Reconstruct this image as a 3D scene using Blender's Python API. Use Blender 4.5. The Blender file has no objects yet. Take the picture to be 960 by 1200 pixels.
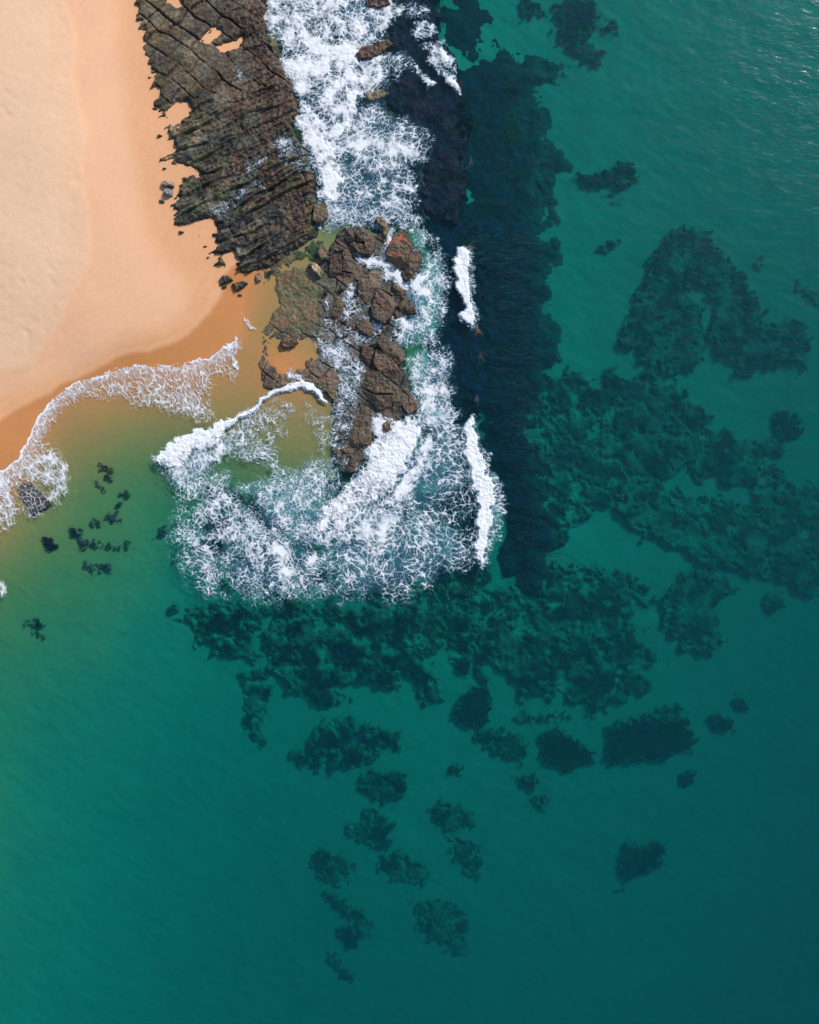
import bpy, math, random
import numpy as np

# ------------------------------------------------------------------ camera, sky, sun, exposure
scene = bpy.context.scene
col = scene.collection
H = 125.0            # drone height above the sea, metres
S = 0.12             # metres per photograph pixel at sea level
R = math.radians
cam_data = bpy.data.cameras.new('drone_camera')
cam_data.sensor_fit = 'VERTICAL'
cam_data.angle = 2 * math.atan(600 * S / H)
cam_data.clip_start = 1.0
cam_data.clip_end = 3000.0
cam = bpy.data.objects.new('drone_camera', cam_data)
cam.location = (0, 0, H)
col.objects.link(cam)
scene.camera = cam

SUN_EL, SUN_AZ = 38.0, 40.0          # azimuth clockwise from +Y (top of the picture)
world = bpy.data.worlds.new('World')
scene.world = world
world.use_nodes = True
wn = world.node_tree
bg = wn.nodes['Background']
sky = wn.nodes.new('ShaderNodeTexSky')
sky.sky_type = 'NISHITA'
sky.sun_disc = False
sky.sun_elevation = R(SUN_EL)
sky.sun_rotation = R(SUN_AZ)
wn.links.new(sky.outputs[0], bg.inputs[0])
bg.inputs[1].default_value = 0.145

sun_data = bpy.data.lights.new('sun', 'SUN')
sun_data.energy = 3.45
sun_data.angle = R(0.6)
sun_data.color = (1.0, 0.95, 0.87)
sun = bpy.data.objects.new('sun', sun_data)
sun.rotation_euler = (R(90 - SUN_EL), 0, R(180 - SUN_AZ))
col.objects.link(sun)

vs = scene.view_settings
vs.view_transform = 'Standard'
vs.look = 'None'
vs.gamma = 1.0
vs.exposure = 0.13
vs.use_curve_mapping = False

cy = scene.cycles
cy.use_denoising = True
try:
    cy.denoiser = 'OPENIMAGEDENOISE'
    cy.denoising_input_passes = 'RGB_ALBEDO_NORMAL'
except Exception:
    pass
cy.adaptive_threshold = 0.02
cy.max_bounces = 6
cy.diffuse_bounces = 2
cy.glossy_bounces = 2
cy.transmission_bounces = 2
cy.volume_bounces = 1
cy.transparent_max_bounces = 16
cy.caustics_reflective = False
cy.caustics_refractive = False
cy.sample_clamp_indirect = 4.0

# ------------------------------------------------------------------ small maths
def sstep(a, b, x):
    t = np.clip((x - a) / (b - a), 0, 1)
    return t * t * (3 - 2 * t)

def _hash(ix, iy, seed):
    h = (ix.astype(np.int64) * 374761393 + iy.astype(np.int64) * 668265263 + seed * 974634777) & 0xFFFFFFFF
    h = ((h ^ (h >> 13)) * 1274126177) & 0xFFFFFFFF
    h = h ^ (h >> 16)
    return (h & 0xFFFFFF) / float(0x1000000)

def perlin(x, y, seed=0):
    x = np.asarray(x, float); y = np.asarray(y, float)
    ix = np.floor(x); iy = np.floor(y)
    fx = x - ix; fy = y - iy
    u = fx * fx * fx * (fx * (fx * 6 - 15) + 10)
    v = fy * fy * fy * (fy * (fy * 6 - 15) + 10)
    def g(dx, dy):
        a = _hash(ix + dx, iy + dy, seed) * 6.2831853
        return np.cos(a) * (fx - dx) + np.sin(a) * (fy - dy)
    n0 = g(0, 0) * (1 - u) + g(1, 0) * u
    n1 = g(0, 1) * (1 - u) + g(1, 1) * u
    return (n0 * (1 - v) + n1 * v) * 1.45

def fbm(x, y, wl, octs=4, seed=0, gain=0.5):
    s = 0; a = 1.0; t = 0
    f = 1.0 / wl
    for k in range(octs):
        s = s + a * perlin(x * f + 17.3 * k, y * f - 9.1 * k, seed + k * 13)
        t += a; a *= gain; f *= 2.03
    return s / t

def ridged(x, y, wl, octs=4, seed=0, gain=0.55):
    s = 0; a = 1.0; t = 0
    f = 1.0 / wl
    for k in range(octs):
        s = s + a * (1 - np.abs(perlin(x * f + 7.7 * k, y * f + 3.1 * k, seed + k * 29)) * 2)
        t += a; a *= gain; f *= 2.07
    return s / t

def worley(x, y, seed=0):
    ix = np.floor(x); iy = np.floor(y)
    f1 = np.full(x.shape, 9.0); f2 = np.full(x.shape, 9.0)
    for dx in (-1, 0, 1):
        for dy in (-1, 0, 1):
            cx = ix + dx; cyy = iy + dy
            px = cx + _hash(cx, cyy, seed); py = cyy + _hash(cx, cyy, seed + 91)
            d = np.hypot(px - x, py - y)
            n = d < f1
            f2 = np.where(n, f1, np.minimum(f2, d))
            f1 = np.where(n, d, f1)
    return f1, f2

def sdf(poly, x, y):
    """signed distance to a closed outline, positive inside"""
    P = np.asarray(poly, float)
    d = np.full(x.shape, 1e18)
    inside = np.zeros(x.shape, bool)
    n = len(P)
    for i in range(n):
        ax, ay = P[i]; bx, by = P[(i + 1) % n]
        ex, ey = bx - ax, by - ay
        wx = x - ax; wy = y - ay
        L = ex * ex + ey * ey
        if L < 1e-9: continue
        t = np.clip((wx * ex + wy * ey) / L, 0, 1)
        d = np.minimum(d, (wx - ex * t) ** 2 + (wy - ey * t) ** 2)
        if ey != 0:
            c = ((ay > y) != (by > y)) & (x < ex * (y - ay) / ey + ax)
            inside ^= c
    d = np.sqrt(d)
    return np.where(inside, d, -d)

def line_dist(pts, x, y):
    d = np.full(x.shape, 1e18)
    for (ax, ay), (bx, by) in zip(pts[:-1], pts[1:]):
        ex, ey = bx - ax, by - ay
        L = ex * ex + ey * ey + 1e-9
        t = np.clip(((x - ax) * ex + (y - ay) * ey) / L, 0, 1)
        d = np.minimum(d, (x - ax - ex * t) ** 2 + (y - ay - ey * t) ** 2)
    return np.sqrt(d)

def wx(u, z=0.0): return (np.asarray(u, float) - 480) * S * (H - z) / H
def wy(v, z=0.0): return (600 - np.asarray(v, float)) * S * (H - z) / H

# ------------------------------------------------------------------ mesh helpers
def new_mesh(name, co, quads, colors=None, mat=None, smooth=True, floats=None):
    me = bpy.data.meshes.new(name)
    nv, nf = len(co), len(quads)
    me.vertices.add(nv)
    me.vertices.foreach_set('co', np.ascontiguousarray(co, np.float32).ravel())
    k = quads.shape[1]
    me.loops.add(nf * k)
    me.loops.foreach_set('vertex_index', np.ascontiguousarray(quads, np.int32).ravel())
    me.polygons.add(nf)
    me.polygons.foreach_set('loop_start', np.arange(0, nf * k, k, dtype=np.int32))
    me.polygons.foreach_set('loop_total', np.full(nf, k, np.int32))
    me.polygons.foreach_set('use_smooth', np.full(nf, smooth, bool))
    me.update(calc_edges=True)
    if colors is not None:
        a = me.attributes.new('Col', 'FLOAT_COLOR', 'POINT')
        a.data.foreach_set('color', np.ascontiguousarray(colors, np.float32).ravel())
    for nm, arr in (floats or {}).items():
        a = me.attributes.new(nm, 'FLOAT', 'POINT')
        a.data.foreach_set('value', np.ascontiguousarray(arr, np.float32).ravel())
    if mat: me.materials.append(mat)
    return me

def grid_quads(ny, nx):
    i = np.arange(ny * nx).reshape(ny, nx)
    # rows run down the picture (y decreasing): this order faces up
    return np.stack([i[:-1, :-1], i[1:, :-1], i[1:, 1:], i[:-1, 1:]], -1)

def sheet(name, X, Y, Z, fmask, colors=None, mat=None, floats=None):
    """mesh from the grid faces picked by fmask (ny-1, nx-1)"""
    q = grid_quads(*X.shape)[fmask]
    if len(q) == 0: return None
    used, inv = np.unique(q.ravel(), return_inverse=True)
    co = np.stack([X.ravel()[used], Y.ravel()[used], Z.ravel()[used]], -1)
    c = None if colors is None else colors.reshape(-1, 4)[used]
    fl = {k: v.ravel()[used] for k, v in (floats or {}).items()}
    return new_mesh(name, co, inv.reshape(-1, 4), c, mat, True, fl)

def link(name, me, parent=None):
    o = bpy.data.objects.new(name, me)
    col.objects.link(o)
    if parent: o.parent = parent
    return o

def tag(o, label=None, cat=None, group=None, kind=None):
    if label: o['label'] = label
    if cat: o['category'] = cat
    if group: o['group'] = group
    if kind: o['kind'] = kind
    return o

def thing(name, label, cat, loc=(0, 0, 0), group=None):
    o = bpy.data.objects.new(name, None)
    col.objects.link(o)
    o.location = loc
    return tag(o, label, cat, group)

def mesh_at(me, loc):
    """shift the mesh so that its object can stand at loc"""
    co = np.empty(len(me.vertices) * 3, np.float32)
    me.vertices.foreach_get('co', co)
    co = co.reshape(-1, 3) - np.asarray(loc, np.float32)
    me.vertices.foreach_set('co', co.ravel())
    me.update()

def place(name, me, parent=None):
    """object whose origin is at the base of its own mesh"""
    co = np.empty(len(me.vertices) * 3, np.float32)
    me.vertices.foreach_get('co', co)
    co = co.reshape(-1, 3)
    c = np.array([(co[:, 0].min() + co[:, 0].max()) / 2, (co[:, 1].min() + co[:, 1].max()) / 2, co[:, 2].min()])
    mesh_at(me, c)
    o = link(name, me, parent)
    o.location = c if parent is None else c - np.array(parent.location)
    return o

def mixc(a, b, t):
    return a + (b - a) * t[..., None]

def rgba(c, a=None):
    al = np.ones(c.shape[:-1]) if a is None else a
    return np.concatenate([c, al[..., None]], -1)

# ------------------------------------------------------------------ materials
def mat_new(name):
    m = bpy.data.materials.new(name)
    m.use_nodes = True
    nt = m.node_tree
    for n in list(nt.nodes): nt.nodes.remove(n)
    out = nt.nodes.new('ShaderNodeOutputMaterial')
    return m, nt, out

def N(nt, t, **kw):
    n = nt.nodes.new(t)
    for k, v in kw.items():
        if k.startswith('i_'):
            n.inputs[k[2:].replace('_', ' ')].default_value = v
        else:
            setattr(n, k, v)
    return n

def obj_noise(nt, scale, detail=4, vec=None, rough=0.55):
    n = N(nt, 'ShaderNodeTexNoise')
    n.inputs['Scale'].default_value = scale
    n.inputs['Detail'].default_value = detail
    n.inputs['Roughness'].default_value = rough
    if vec is None:
        g = N(nt, 'ShaderNodeNewGeometry')
        vec = g.outputs['Position']
    nt.links.new(vec, n.inputs['Vector'])
    return n

def math_node(nt, op, a, b=None):
    n = N(nt, 'ShaderNodeMath', operation=op)
    for k, v in enumerate((a, b)):
        if v is None: continue
        if isinstance(v, (int, float)): n.inputs[k].default_value = v
        else: nt.links.new(v, n.inputs[k])
    return n.outputs[0]

def vertex_mat(name, rough, rough2, grain_scale, grain, bump, spec=0.3):
    """base colour from the vertex colours with a fine procedural grain and relief"""
    m, nt, out = mat_new(name)
    a = N(nt, 'ShaderNodeAttribute', attribute_name='Col')
    n1 = obj_noise(nt, grain_scale, 3)
    mr = N(nt, 'ShaderNodeMapRange')
    mr.inputs['From Min'].default_value = 0.25; mr.inputs['From Max'].default_value = 0.75
    mr.inputs['To Min'].default_value = 1 - grain; mr.inputs['To Max'].default_value = 1 + grain
    nt.links.new(n1.outputs['Fac'], mr.inputs['Value'])
    mul = N(nt, 'ShaderNodeVectorMath', operation='SCALE')
    nt.links.new(a.outputs['Color'], mul.inputs[0]); nt.links.new(mr.outputs[0], mul.inputs['Scale'])
    p = N(nt, 'ShaderNodeBsdfPrincipled')
    p.inputs['Specular IOR Level'].default_value = spec
    nt.links.new(mul.outputs[0], p.inputs['Base Color'])
    r = N(nt, 'ShaderNodeMapRange')
    r.inputs['To Min'].default_value = rough; r.inputs['To Max'].default_value = rough2
    nt.links.new(a.outputs['Alpha'], r.inputs['Value'])
    nt.links.new(r.outputs[0], p.inputs['Roughness'])
    b = N(nt, 'ShaderNodeBump')
    b.inputs['Strength'].default_value = 0.7; b.inputs['Distance'].default_value = bump
    n2 = obj_noise(nt, grain_scale * 1.7, 3)
    nt.links.new(n2.outputs['Fac'], b.inputs['Height']); nt.links.new(b.outputs[0], p.inputs['Normal'])
    nt.links.new(p.outputs[0], out.inputs[0])
    return m

MAT = {}
MAT['rock'] = vertex_mat('weathered_rock', 0.45, 0.85, 3.4, 0.3, 0.07)
MAT['reef'] = vertex_mat('weedy_reef', 0.8, 0.8, 1.6, 0.35, 0.07, 0.1)
MAT['kelp'] = vertex_mat('kelp_blade', 0.4, 0.4, 6.0, 0.3, 0.02, 0.4)

def make_sand():
    m, nt, out = mat_new('beach_sand')
    wet = N(nt, 'ShaderNodeAttribute', attribute_name='wet').outputs['Fac']
    dry = N(nt, 'ShaderNodeAttribute', attribute_name='dry').outputs['Fac']
    ramp = N(nt, 'ShaderNodeValToRGB')
    e = ramp.color_ramp.elements
    e[0].position = 0.0; e[0].color = (0.75, 0.425, 0.25, 1)
    e[1].position = 1.0; e[1].color = (0.52, 0.22, 0.076, 1)
    e.new(0.45).color = (0.69, 0.36, 0.185, 1)
    nt.links.new(wet, ramp.inputs[0])
    pale = N(nt, 'ShaderNodeMix', data_type='RGBA')
    pale.inputs['B'].default_value = (0.73, 0.475, 0.305, 1)
    nt.links.new(ramp.outputs[0], pale.inputs['A']); nt.links.new(dry, pale.inputs['Factor'])
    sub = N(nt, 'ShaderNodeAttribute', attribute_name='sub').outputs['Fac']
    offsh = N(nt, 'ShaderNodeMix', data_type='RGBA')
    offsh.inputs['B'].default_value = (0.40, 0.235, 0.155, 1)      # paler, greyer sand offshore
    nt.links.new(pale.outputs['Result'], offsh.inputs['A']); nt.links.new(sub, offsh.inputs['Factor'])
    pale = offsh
    big = obj_noise(nt, 0.12, 3)
    mid = obj_noise(nt, 1.6, 3, None, 0.75)
    s = math_node(nt, 'ADD', math_node(nt, 'MULTIPLY', big.outputs['Fac'], 0.16), math_node(nt, 'MULTIPLY', mid.outputs['Fac'], 0.20))
    s = math_node(nt, 'ADD', s, 0.82)
    sc = N(nt, 'ShaderNodeVectorMath', operation='SCALE')
    nt.links.new(pale.outputs['Result'], sc.inputs[0]); nt.links.new(s, sc.inputs['Scale'])
    p = N(nt, 'ShaderNodeBsdfPrincipled')
    p.inputs['Specular IOR Level'].default_value = 0.15
    nt.links.new(sc.outputs[0], p.inputs['Base Color'])
    r = N(nt, 'ShaderNodeMapRange')
    r.inputs['To Min'].default_value = 0.95; r.inputs['To Max'].default_value = 0.5
    nt.links.new(wet, r.inputs['Value']); nt.links.new(r.outputs[0], p.inputs['Roughness'])
    # trampled relief on the dry part, smooth where wet
    g = N(nt, 'ShaderNodeNewGeometry')
    n1 = obj_noise(nt, 2.6, 3, g.outputs['Position'], 0.7)
    hsum = n1.outputs['Fac']
    amp = math_node(nt, 'ADD', math_node(nt, 'MULTIPLY', dry, 0.12), 0.05)
    b = N(nt, 'ShaderNodeBump'); b.inputs['Distance'].default_value = 0.16
    nt.links.new(amp, b.inputs['Strength'])
    nt.links.new(hsum, b.inputs['Height']); nt.links.new(b.outputs[0], p.inputs['Normal'])
    nt.links.new(p.outputs[0], out.inputs[0])
    return m
MAT['sand'] = make_sand()

WATER_ABS = (0.66, 0.071, 0.064)      # per metre
WATER_SCA = (0.0004, 0.0180, 0.0205)     # per metre

def make_water():
    m, nt, out = mat_new('sea_water')
    g = N(nt, 'ShaderNodeNewGeometry')
    def ripples(ang, sx, sy, scale, det):
        mp = N(nt, 'ShaderNodeMapping')
        mp.inputs['Rotation'].default_value = (0, 0, R(ang))
        mp.inputs['Scale'].default_value = (sx, sy, 1)
        nt.links.new(g.outputs['Position'], mp.inputs['Vector'])
        return obj_noise(nt, scale, det, mp.outputs[0], 0.6).outputs['Fac']
    a = ripples(38, 0.42, 1.0, 0.85, 2)
    b = ripples(20, 0.5, 1.0, 2.6, 1)
    c = ripples(55, 0.35, 1.0, 0.16, 1)
    h = math_node(nt, 'ADD', math_node(nt, 'MULTIPLY', a, 0.5), math_node(nt, 'MULTIPLY', b, 0.16))
    h = math_node(nt, 'ADD', h, math_node(nt, 'MULTIPLY', c, 0.8))
    bump = N(nt, 'ShaderNodeBump')
    bump.inputs['Strength'].default_value = 1.0; bump.inputs['Distance'].default_value = 0.215
    nt.links.new(h, bump.inputs['Height'])
    lw = N(nt, 'ShaderNodeLayerWeight')
    f5 = math_node(nt, 'POWER', lw.outputs['Facing'], 5.0)
    F = math_node(nt, 'ADD', math_node(nt, 'MULTIPLY', f5, 0.98), 0.021)
    tr = N(nt, 'ShaderNodeBsdfTransparent')
    gl = N(nt, 'ShaderNodeBsdfGlossy'); gl.inputs['Roughness'].default_value = 0.17
    nt.links.new(bump.outputs[0], gl.inputs['Normal'])
    mx = N(nt, 'ShaderNodeMixShader')
    nt.links.new(F, mx.inputs[0]); nt.links.new(tr.outputs[0], mx.inputs[1]); nt.links.new(gl.outputs[0], mx.inputs[2])
    nt.links.new(mx.outputs[0], out.inputs['Surface'])
    def coeff(node, c):
        d = max(c) * 1.0001
        node.inputs['Density'].default_value = d
        return d
    ab = N(nt, 'ShaderNodeVolumeAbsorption'); d = coeff(ab, WATER_ABS)
    ab.inputs['Color'].default_value = tuple(1 - x / d for x in WATER_ABS) + (1,)
    sc = N(nt, 'ShaderNodeVolumeScatter'); d = coeff(sc, WATER_SCA)
    sc.inputs['Color'].default_value = tuple(x / d for x in WATER_SCA) + (1,)
    ad = N(nt, 'ShaderNodeAddShader')
    nt.links.new(ab.outputs[0], ad.inputs[0]); nt.links.new(sc.outputs[0], ad.inputs[1])
    nt.links.new(ad.outputs[0], out.inputs['Volume'])
    return m
MAT['water'] = make_water()

def make_foam():
    m, nt, out = mat_new('sea_foam')
    a = N(nt, 'ShaderNodeAttribute', attribute_name='Col')
    d = N(nt, 'ShaderNodeBsdfPrincipled'); d.inputs['Roughness'].default_value = 0.9
    d.inputs['Specular IOR Level'].default_value = 0.1
    nt.links.new(a.outputs['Color'], d.inputs['Base Color'])
    n1 = obj_noise(nt, 3.0, 2)
    b = N(nt, 'ShaderNodeBump'); b.inputs['Strength'].default_value = 0.7; b.inputs['Distance'].default_value = 0.06
    nt.links.new(n1.outputs['Fac'], b.inputs['Height']); nt.links.new(b.outputs[0], d.inputs['Normal'])
    t = N(nt, 'ShaderNodeBsdfTransparent')
    mx = N(nt, 'ShaderNodeMixShader')
    nt.links.new(a.outputs['Alpha'], mx.inputs[0]); nt.links.new(t.outputs[0], mx.inputs[1]); nt.links.new(d.outputs[0], mx.inputs[2])
    nt.links.new(mx.outputs[0], out.inputs[0])
    return m
MAT['foam'] = make_foam()

# ------------------------------------------------------------------ terrain: beach and seabed
CTRL = [  # photograph x, y, ground height in metres
    (-60,-60,4.2),(0,0,3.4),(60,0,2.7),(110,0,2.0),(150,0,1.35),(60,100,2.9),(0,150,3.2),(110,120,2.1),(150,100,1.5),(175,120,1.25),
    (100,230,2.2),(0,280,2.7),(150,200,1.6),(180,240,1.15),(60,340,1.9),(0,380,1.8),(130,320,1.5),(180,320,1.05),(215,300,0.8),
    (100,400,1.0),(0,450,0.95),(150,390,0.75),(200,360,0.75),(225,330,0.65),(240,350,0.5),(200,400,0.4),(150,410,0.45),(60,450,0.45),(0,500,0.45),(255,310,0.45),(250,285,0.6),
    (265,345,0.22),(250,385,0.22),(225,405,0.22),
    (0,556,0.05),(25,534,0.05),(40,505,0.05),(53,480,0.05),(75,455,0.05),(110,440,0.05),(150,426,0.05),(190,429,0.05),(235,421,0.05),(272,396,0.05),(285,370,0.05),(282,340,0.05),(290,322,0.1),
    (70,520,-0.3),(110,480,-0.2),(150,455,-0.12),(200,455,-0.12),(250,450,-0.15),(285,420,-0.18),(300,380,-0.2),(310,345,-0.15),
    (120,530,-0.6),(180,490,-0.42),(240,480,-0.32),(280,460,-0.28),(330,495,-0.45),(360,520,-0.55),(300,520,-0.6),(350,480,-0.35),
    (90,590,-1.0),(40,640,-0.9),(0,640,-0.55),(0,700,-1.2),(60,700,-1.6),(0,800,-1.9),(40,900,-2.6),(0,950,-2.2),(0,1050,-2.5),(0,1160,-3.0),
    (150,560,-1.1),(190,590,-1.6),(130,640,-1.5),(180,660,-2.0),(120,740,-2.0),(100,850,-2.7),(180,760,-2.9),(220,850,-3.8),(120,1000,-3.6),(200,1150,-5.2),(80,1150,-3.6),
    (260,580,-1.6),(300,640,-2.2),(380,600,-1.6),(330,570,-1.1),(250,700,-3.0),(380,700,-3.2),(480,690,-3.4),(450,620,-2.2),(500,560,-2.4),(520,450,-2.4),(520,330,-2.6),(500,200,-2.2),(470,100,-1.4),(440,20,-1.6),(490,10,-3.2),
    (400,300,-0.7),(420,430,-0.6),(400,540,-0.8),(470,500,-1.2),(330,330,-0.3),(340,400,-0.2),(330,430,0.05),(345,290,-0.35),
    (400,100,-1.0),(400,200,-1.2),(350,60,-0.9),(372,220,-0.9),(250,50,0.7),(290,100,0.3),(260,200,0.5),(320,220,-0.2),(300,290,-0.1),(340,100,-0.7),(358,160,-0.9),(325,20,-0.8),(335,-40,-0.8),(440,260,-1.2),
    (300,800,-4.2),(300,950,-5.2),(350,1100,-6.2),(450,850,-4.4),(450,1000,-5.2),(550,1100,-6.4),(560,950,-5.4),(560,800,-4.6),(700,850,-5.6),(700,1000,-6.4),(700,1150,-7.4),(850,1000,-7.6),(950,1150,-9.6),(950,950,-8.5),(850,850,-6.8),(950,800,-7.6),
    (580,650,-3.6),(600,500,-3.9),(590,300,-4.0),(580,150,-4.0),(560,40,-3.4),(660,640,-3.9),(720,640,-4.8),(800,620,-5.4),(900,650,-6.4),
    (690,400,-4.6),(680,250,-4.5),(700,100,-4.4),(640,30,-4.2),(800,60,-4.7),(800,200,-5.2),(820,380,-5.6),(950,200,-5.6),(950,30,-5.0),(950,420,-6.4),(880,470,-6.0),(1050,0,-6),(1050,600,-7.5),(1050,1250,-10),(480,1280,-7.5),(0,1280,-3.4),(-60,1000,-1.9),(-60,800,-1.5),
]
CP = np.array(CTRL, float)
cpx = wx(CP[:, 0], CP[:, 2]); cpy = wy(CP[:, 1], CP[:, 2])
def _rbf(r): return np.sqrt(r * r + 4.0)
A = _rbf(np.hypot(cpx[:, None] - cpx, cpy[:, None] - cpy)) + np.eye(len(CP)) * -0.25
W = np.linalg.solve(A, CP[:, 2] - CP[:, 2].mean())
TX0, TY0, TSTEP = -76.0, -92.0, 0.5
tgx = np.arange(TX0, 76.01, TSTEP); tgy = np.arange(TY0, 92.01, TSTEP)
GX, GY = np.meshgrid(tgx, tgy)
TZ = np.full(GX.shape, CP[:, 2].mean())
for k in range(len(CP)):
    TZ += W[k] * _rbf(np.hypot(GX - cpx[k], GY - cpy[k]))
for _ in range(2):      # light smoothing
    Pz = np.pad(TZ, 1, mode='edge')
    TZ = (Pz[1:-1, 1:-1] * 4 + Pz[:-2, 1:-1] + Pz[2:, 1:-1] + Pz[1:-1, :-2] + Pz[1:-1, 2:]) / 8

BERM = [(-200,-100),(72,-100),(75,0),(85,25),(88,50),(85,90),(95,130),(102,160),(95,210),(103,240),(107,290),(103,310),(93,330),(75,370),(55,400),(35,430),(0,437),(-200,450)]
WET_DARK = [(-200,640),(-200,500),(0,494),(31,475),(62,461),(84,446),(115,431),(141,419),(175,411),(200,400),(231,381),(247,366),(258,345),(265,326),(276,314),(300,306),(345,330),(340,700),(-100,700)]
WET_MID = [(-200,700),(-200,470),(0,462),(40,452),(84,434),(125,410),(150,388),(188,381),(212,366),(222,350),(215,331),(187,303),(172,281),(162,230),(150,150),(140,60),(135,-100),(400,-100),(400,700)]

def terrain(x, y):
    fx = np.clip((x - TX0) / TSTEP, 0, len(tgx) - 1.001); fy = np.clip((y - TY0) / TSTEP, 0, len(tgy) - 1.001)
    ix = fx.astype(int); iy = fy.astype(int)
    ax = fx - ix; ay = fy - iy
    z = (TZ[iy, ix] * (1 - ax) + TZ[iy, ix + 1] * ax) * (1 - ay) + (TZ[iy + 1, ix] * (1 - ax) + TZ[iy + 1, ix + 1] * ax) * ay
    return z

def to_map(x, y, z):
    return x / (S * (H - z) / H) + 480, 600 - y / (S * (H - z) / H)

def axis(a, b, step, far):
    core = np.arange(a, b + 1e-6, step)
    ext = []; d = step * 4; p = 0
    while p < far:
        p += d; d *= 1.5; ext.append(p)
    ext = np.array(ext)
    return np.concatenate([(a - ext)[::-1], core, core[-1] + ext])

ax_ = axis(-74, 74, 0.33, 700); ay_ = axis(-90, 90, 0.33, 700)[::-1]
X, Y = np.meshgrid(ax_, ay_)
Zt = terrain(X, Y)
U, V = to_map(X, Y, Zt)
warp = fbm(U, V, 60, 3, 5) * 5
sb = sdf(BERM, U + warp * 0.6, V + warp)
land = sstep(-0.1, 0.4, Zt)
Zt = Zt + 0.07 * sstep(-4, 4, sb) * land                      # the low sand step left by the last tide
Zt = Zt + fbm(U, V, 90, 2, 11) * 0.08 * land + fbm(U, V, 6, 2, 14) * 0.018 * land * sstep(-4, 10, sb) + (fbm(U, V, 45, 4, 12) * 0.22 + fbm(U * .5 + V * .9, V * .5 - U * .9, 9, 3, 15) * 0.05 + fbm((U * .8 + V * .6) / 4, V * .8 - U * .6, 8, 3, 16) * 0.08) * (1 - land) * sstep(0.4, 2.5, -Zt)
# ripple marks on the shallow sea floor
rp = np.sin((U * 0.55 + V * 0.9 + fbm(U, V, 30, 3, 8) * 22) * 0.85)
Zt = Zt + 0.025 * rp * sstep(0.15, 0.6, -Zt) * (1 - sstep(2.0, 3.5, -Zt))
rr = np.random.default_rng(4)
# footprints and dents on the dry sand
for k in range(420):
    if k < 260: fu, fv = rr.uniform(-10, 100), rr.uniform(0, 420)
    else:
        c = [(72,255),(66,320),(60,355),(15,120),(8,330),(30,395),(85,210)][k % 7]
        fu, fv = c[0] + rr.normal(0, 7), c[1] + rr.normal(0, 16)
    x0, y0 = wx(fu, 2.0), wy(fv, 2.0)
    i0 = np.searchsorted(ax_, x0); j0 = len(ay_) - np.searchsorted(ay_[::-1], y0)
    sl = (slice(max(j0 - 3, 0), j0 + 4), slice(max(i0 - 3, 0), i0 + 4))
    d2 = (X[sl] - x0) ** 2 + (Y[sl] - y0) ** 2
    Zt[sl] -= rr.uniform(0.01, 0.07) * np.exp(-d2 / 0.07)
wet = 0.45 * sstep(-14, 16, sdf(WET_MID, U + warp, V + warp)) + 0.55 * sstep(-3, 3, sdf(WET_DARK, U + warp, V + warp))
sw = sdf(WET_DARK, U + warp, V + warp) + fbm(U, V, 30, 4, 21) * 7
for off, st, wd in ((-9, .10, 1.3), (-21, .08, 1.6), (-38, .06, 1.8), (9, .14, 1.2), (17, .10, 1.5), (-60, .05, 2.0), (-85, .05, 2.0)):
    ln = np.exp(-((sw - off + fbm(U, V, 14, 3, 23 + off) * 5) / wd) ** 2)
    wet = wet + st * ln * sstep(-0.2, 0.15, fbm(U, V, 50, 2, 29 + off)) + st * 0.6 * sstep(off - 8, off + .5, sw) * sstep(off + 1.5, off, sw)
wet = np.clip(wet + sstep(0.1, -0.05, Zt), 0, 1)
dry = (0.55 * sstep(-2, 3, sb) + 0.45 * sstep(-10, 40, sb)) * (1 - wet)
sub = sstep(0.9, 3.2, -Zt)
zc = (Zt[:-1, :-1] + Zt[1:, 1:] + Zt[1:, :-1] + Zt[:-1, 1:]) / 4
uc = U[:-1, :-1]
is_land = (zc > 0.0) & (uc < 420)
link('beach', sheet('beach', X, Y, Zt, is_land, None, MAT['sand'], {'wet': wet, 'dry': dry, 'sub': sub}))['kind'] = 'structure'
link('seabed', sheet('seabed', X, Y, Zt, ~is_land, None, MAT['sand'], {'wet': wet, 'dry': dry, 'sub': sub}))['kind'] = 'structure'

# ------------------------------------------------------------------ the sea: one closed body of water
def sea_level(x, y):
    """gentle swell, rolling in from the right"""
    u = x / S; v = -y / S
    return 0.05 * fbm(u * 1.0 + v * 0.25, v * 0.45, 42, 3, 3) + 0.03 * fbm(u, v, 14, 2, 7)

wxs = axis(-70, 70, 0.4, 700); wys = axis(-86, 86, 0.4, 700)[::-1]
X2, Y2 = np.meshgrid(wxs, wys)
Z2 = sea_level(X2, Y2)
edge = (np.abs(X2) > 300) | (np.abs(Y2) > 300)
Z2[edge] = 0
ny, nx = X2.shape
co = np.stack([X2.ravel(), Y2.ravel(), Z2.ravel()], -1)
i = np.arange(ny * nx).reshape(ny, nx)
ring = np.concatenate([i[0, :-1], i[:-1, -1], i[-1, :0:-1], i[:0:-1, 0]])
low = co[ring].copy(); low[:, 2] = -20
base = len(co)
lr = np.arange(len(ring)) + base
side = np.stack([ring, np.roll(ring, -1), np.roll(lr, -1), lr], -1)
cidx = base + len(ring)
cen = np.array([[0, 0, -20.0]])
co2 = np.concatenate([co, low, cen])
bot = np.stack([lr, np.roll(lr, -1), np.full(len(lr), cidx), np.full(len(lr), cidx)], -1)
me = bpy.data.meshes.new('sea')
faces4 = np.concatenate([grid_quads(ny, nx).reshape(-1, 4), side])
nf4 = len(faces4); nf3 = len(bot)
me.vertices.add(len(co2)); me.vertices.foreach_set('co', co2.astype(np.float32).ravel())
me.loops.add(nf4 * 4 + nf3 * 3)
me.loops.foreach_set('vertex_index', np.concatenate([faces4.ravel(), bot[:, :3].ravel()]).astype(np.int32))
me.polygons.add(nf4 + nf3)
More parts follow.
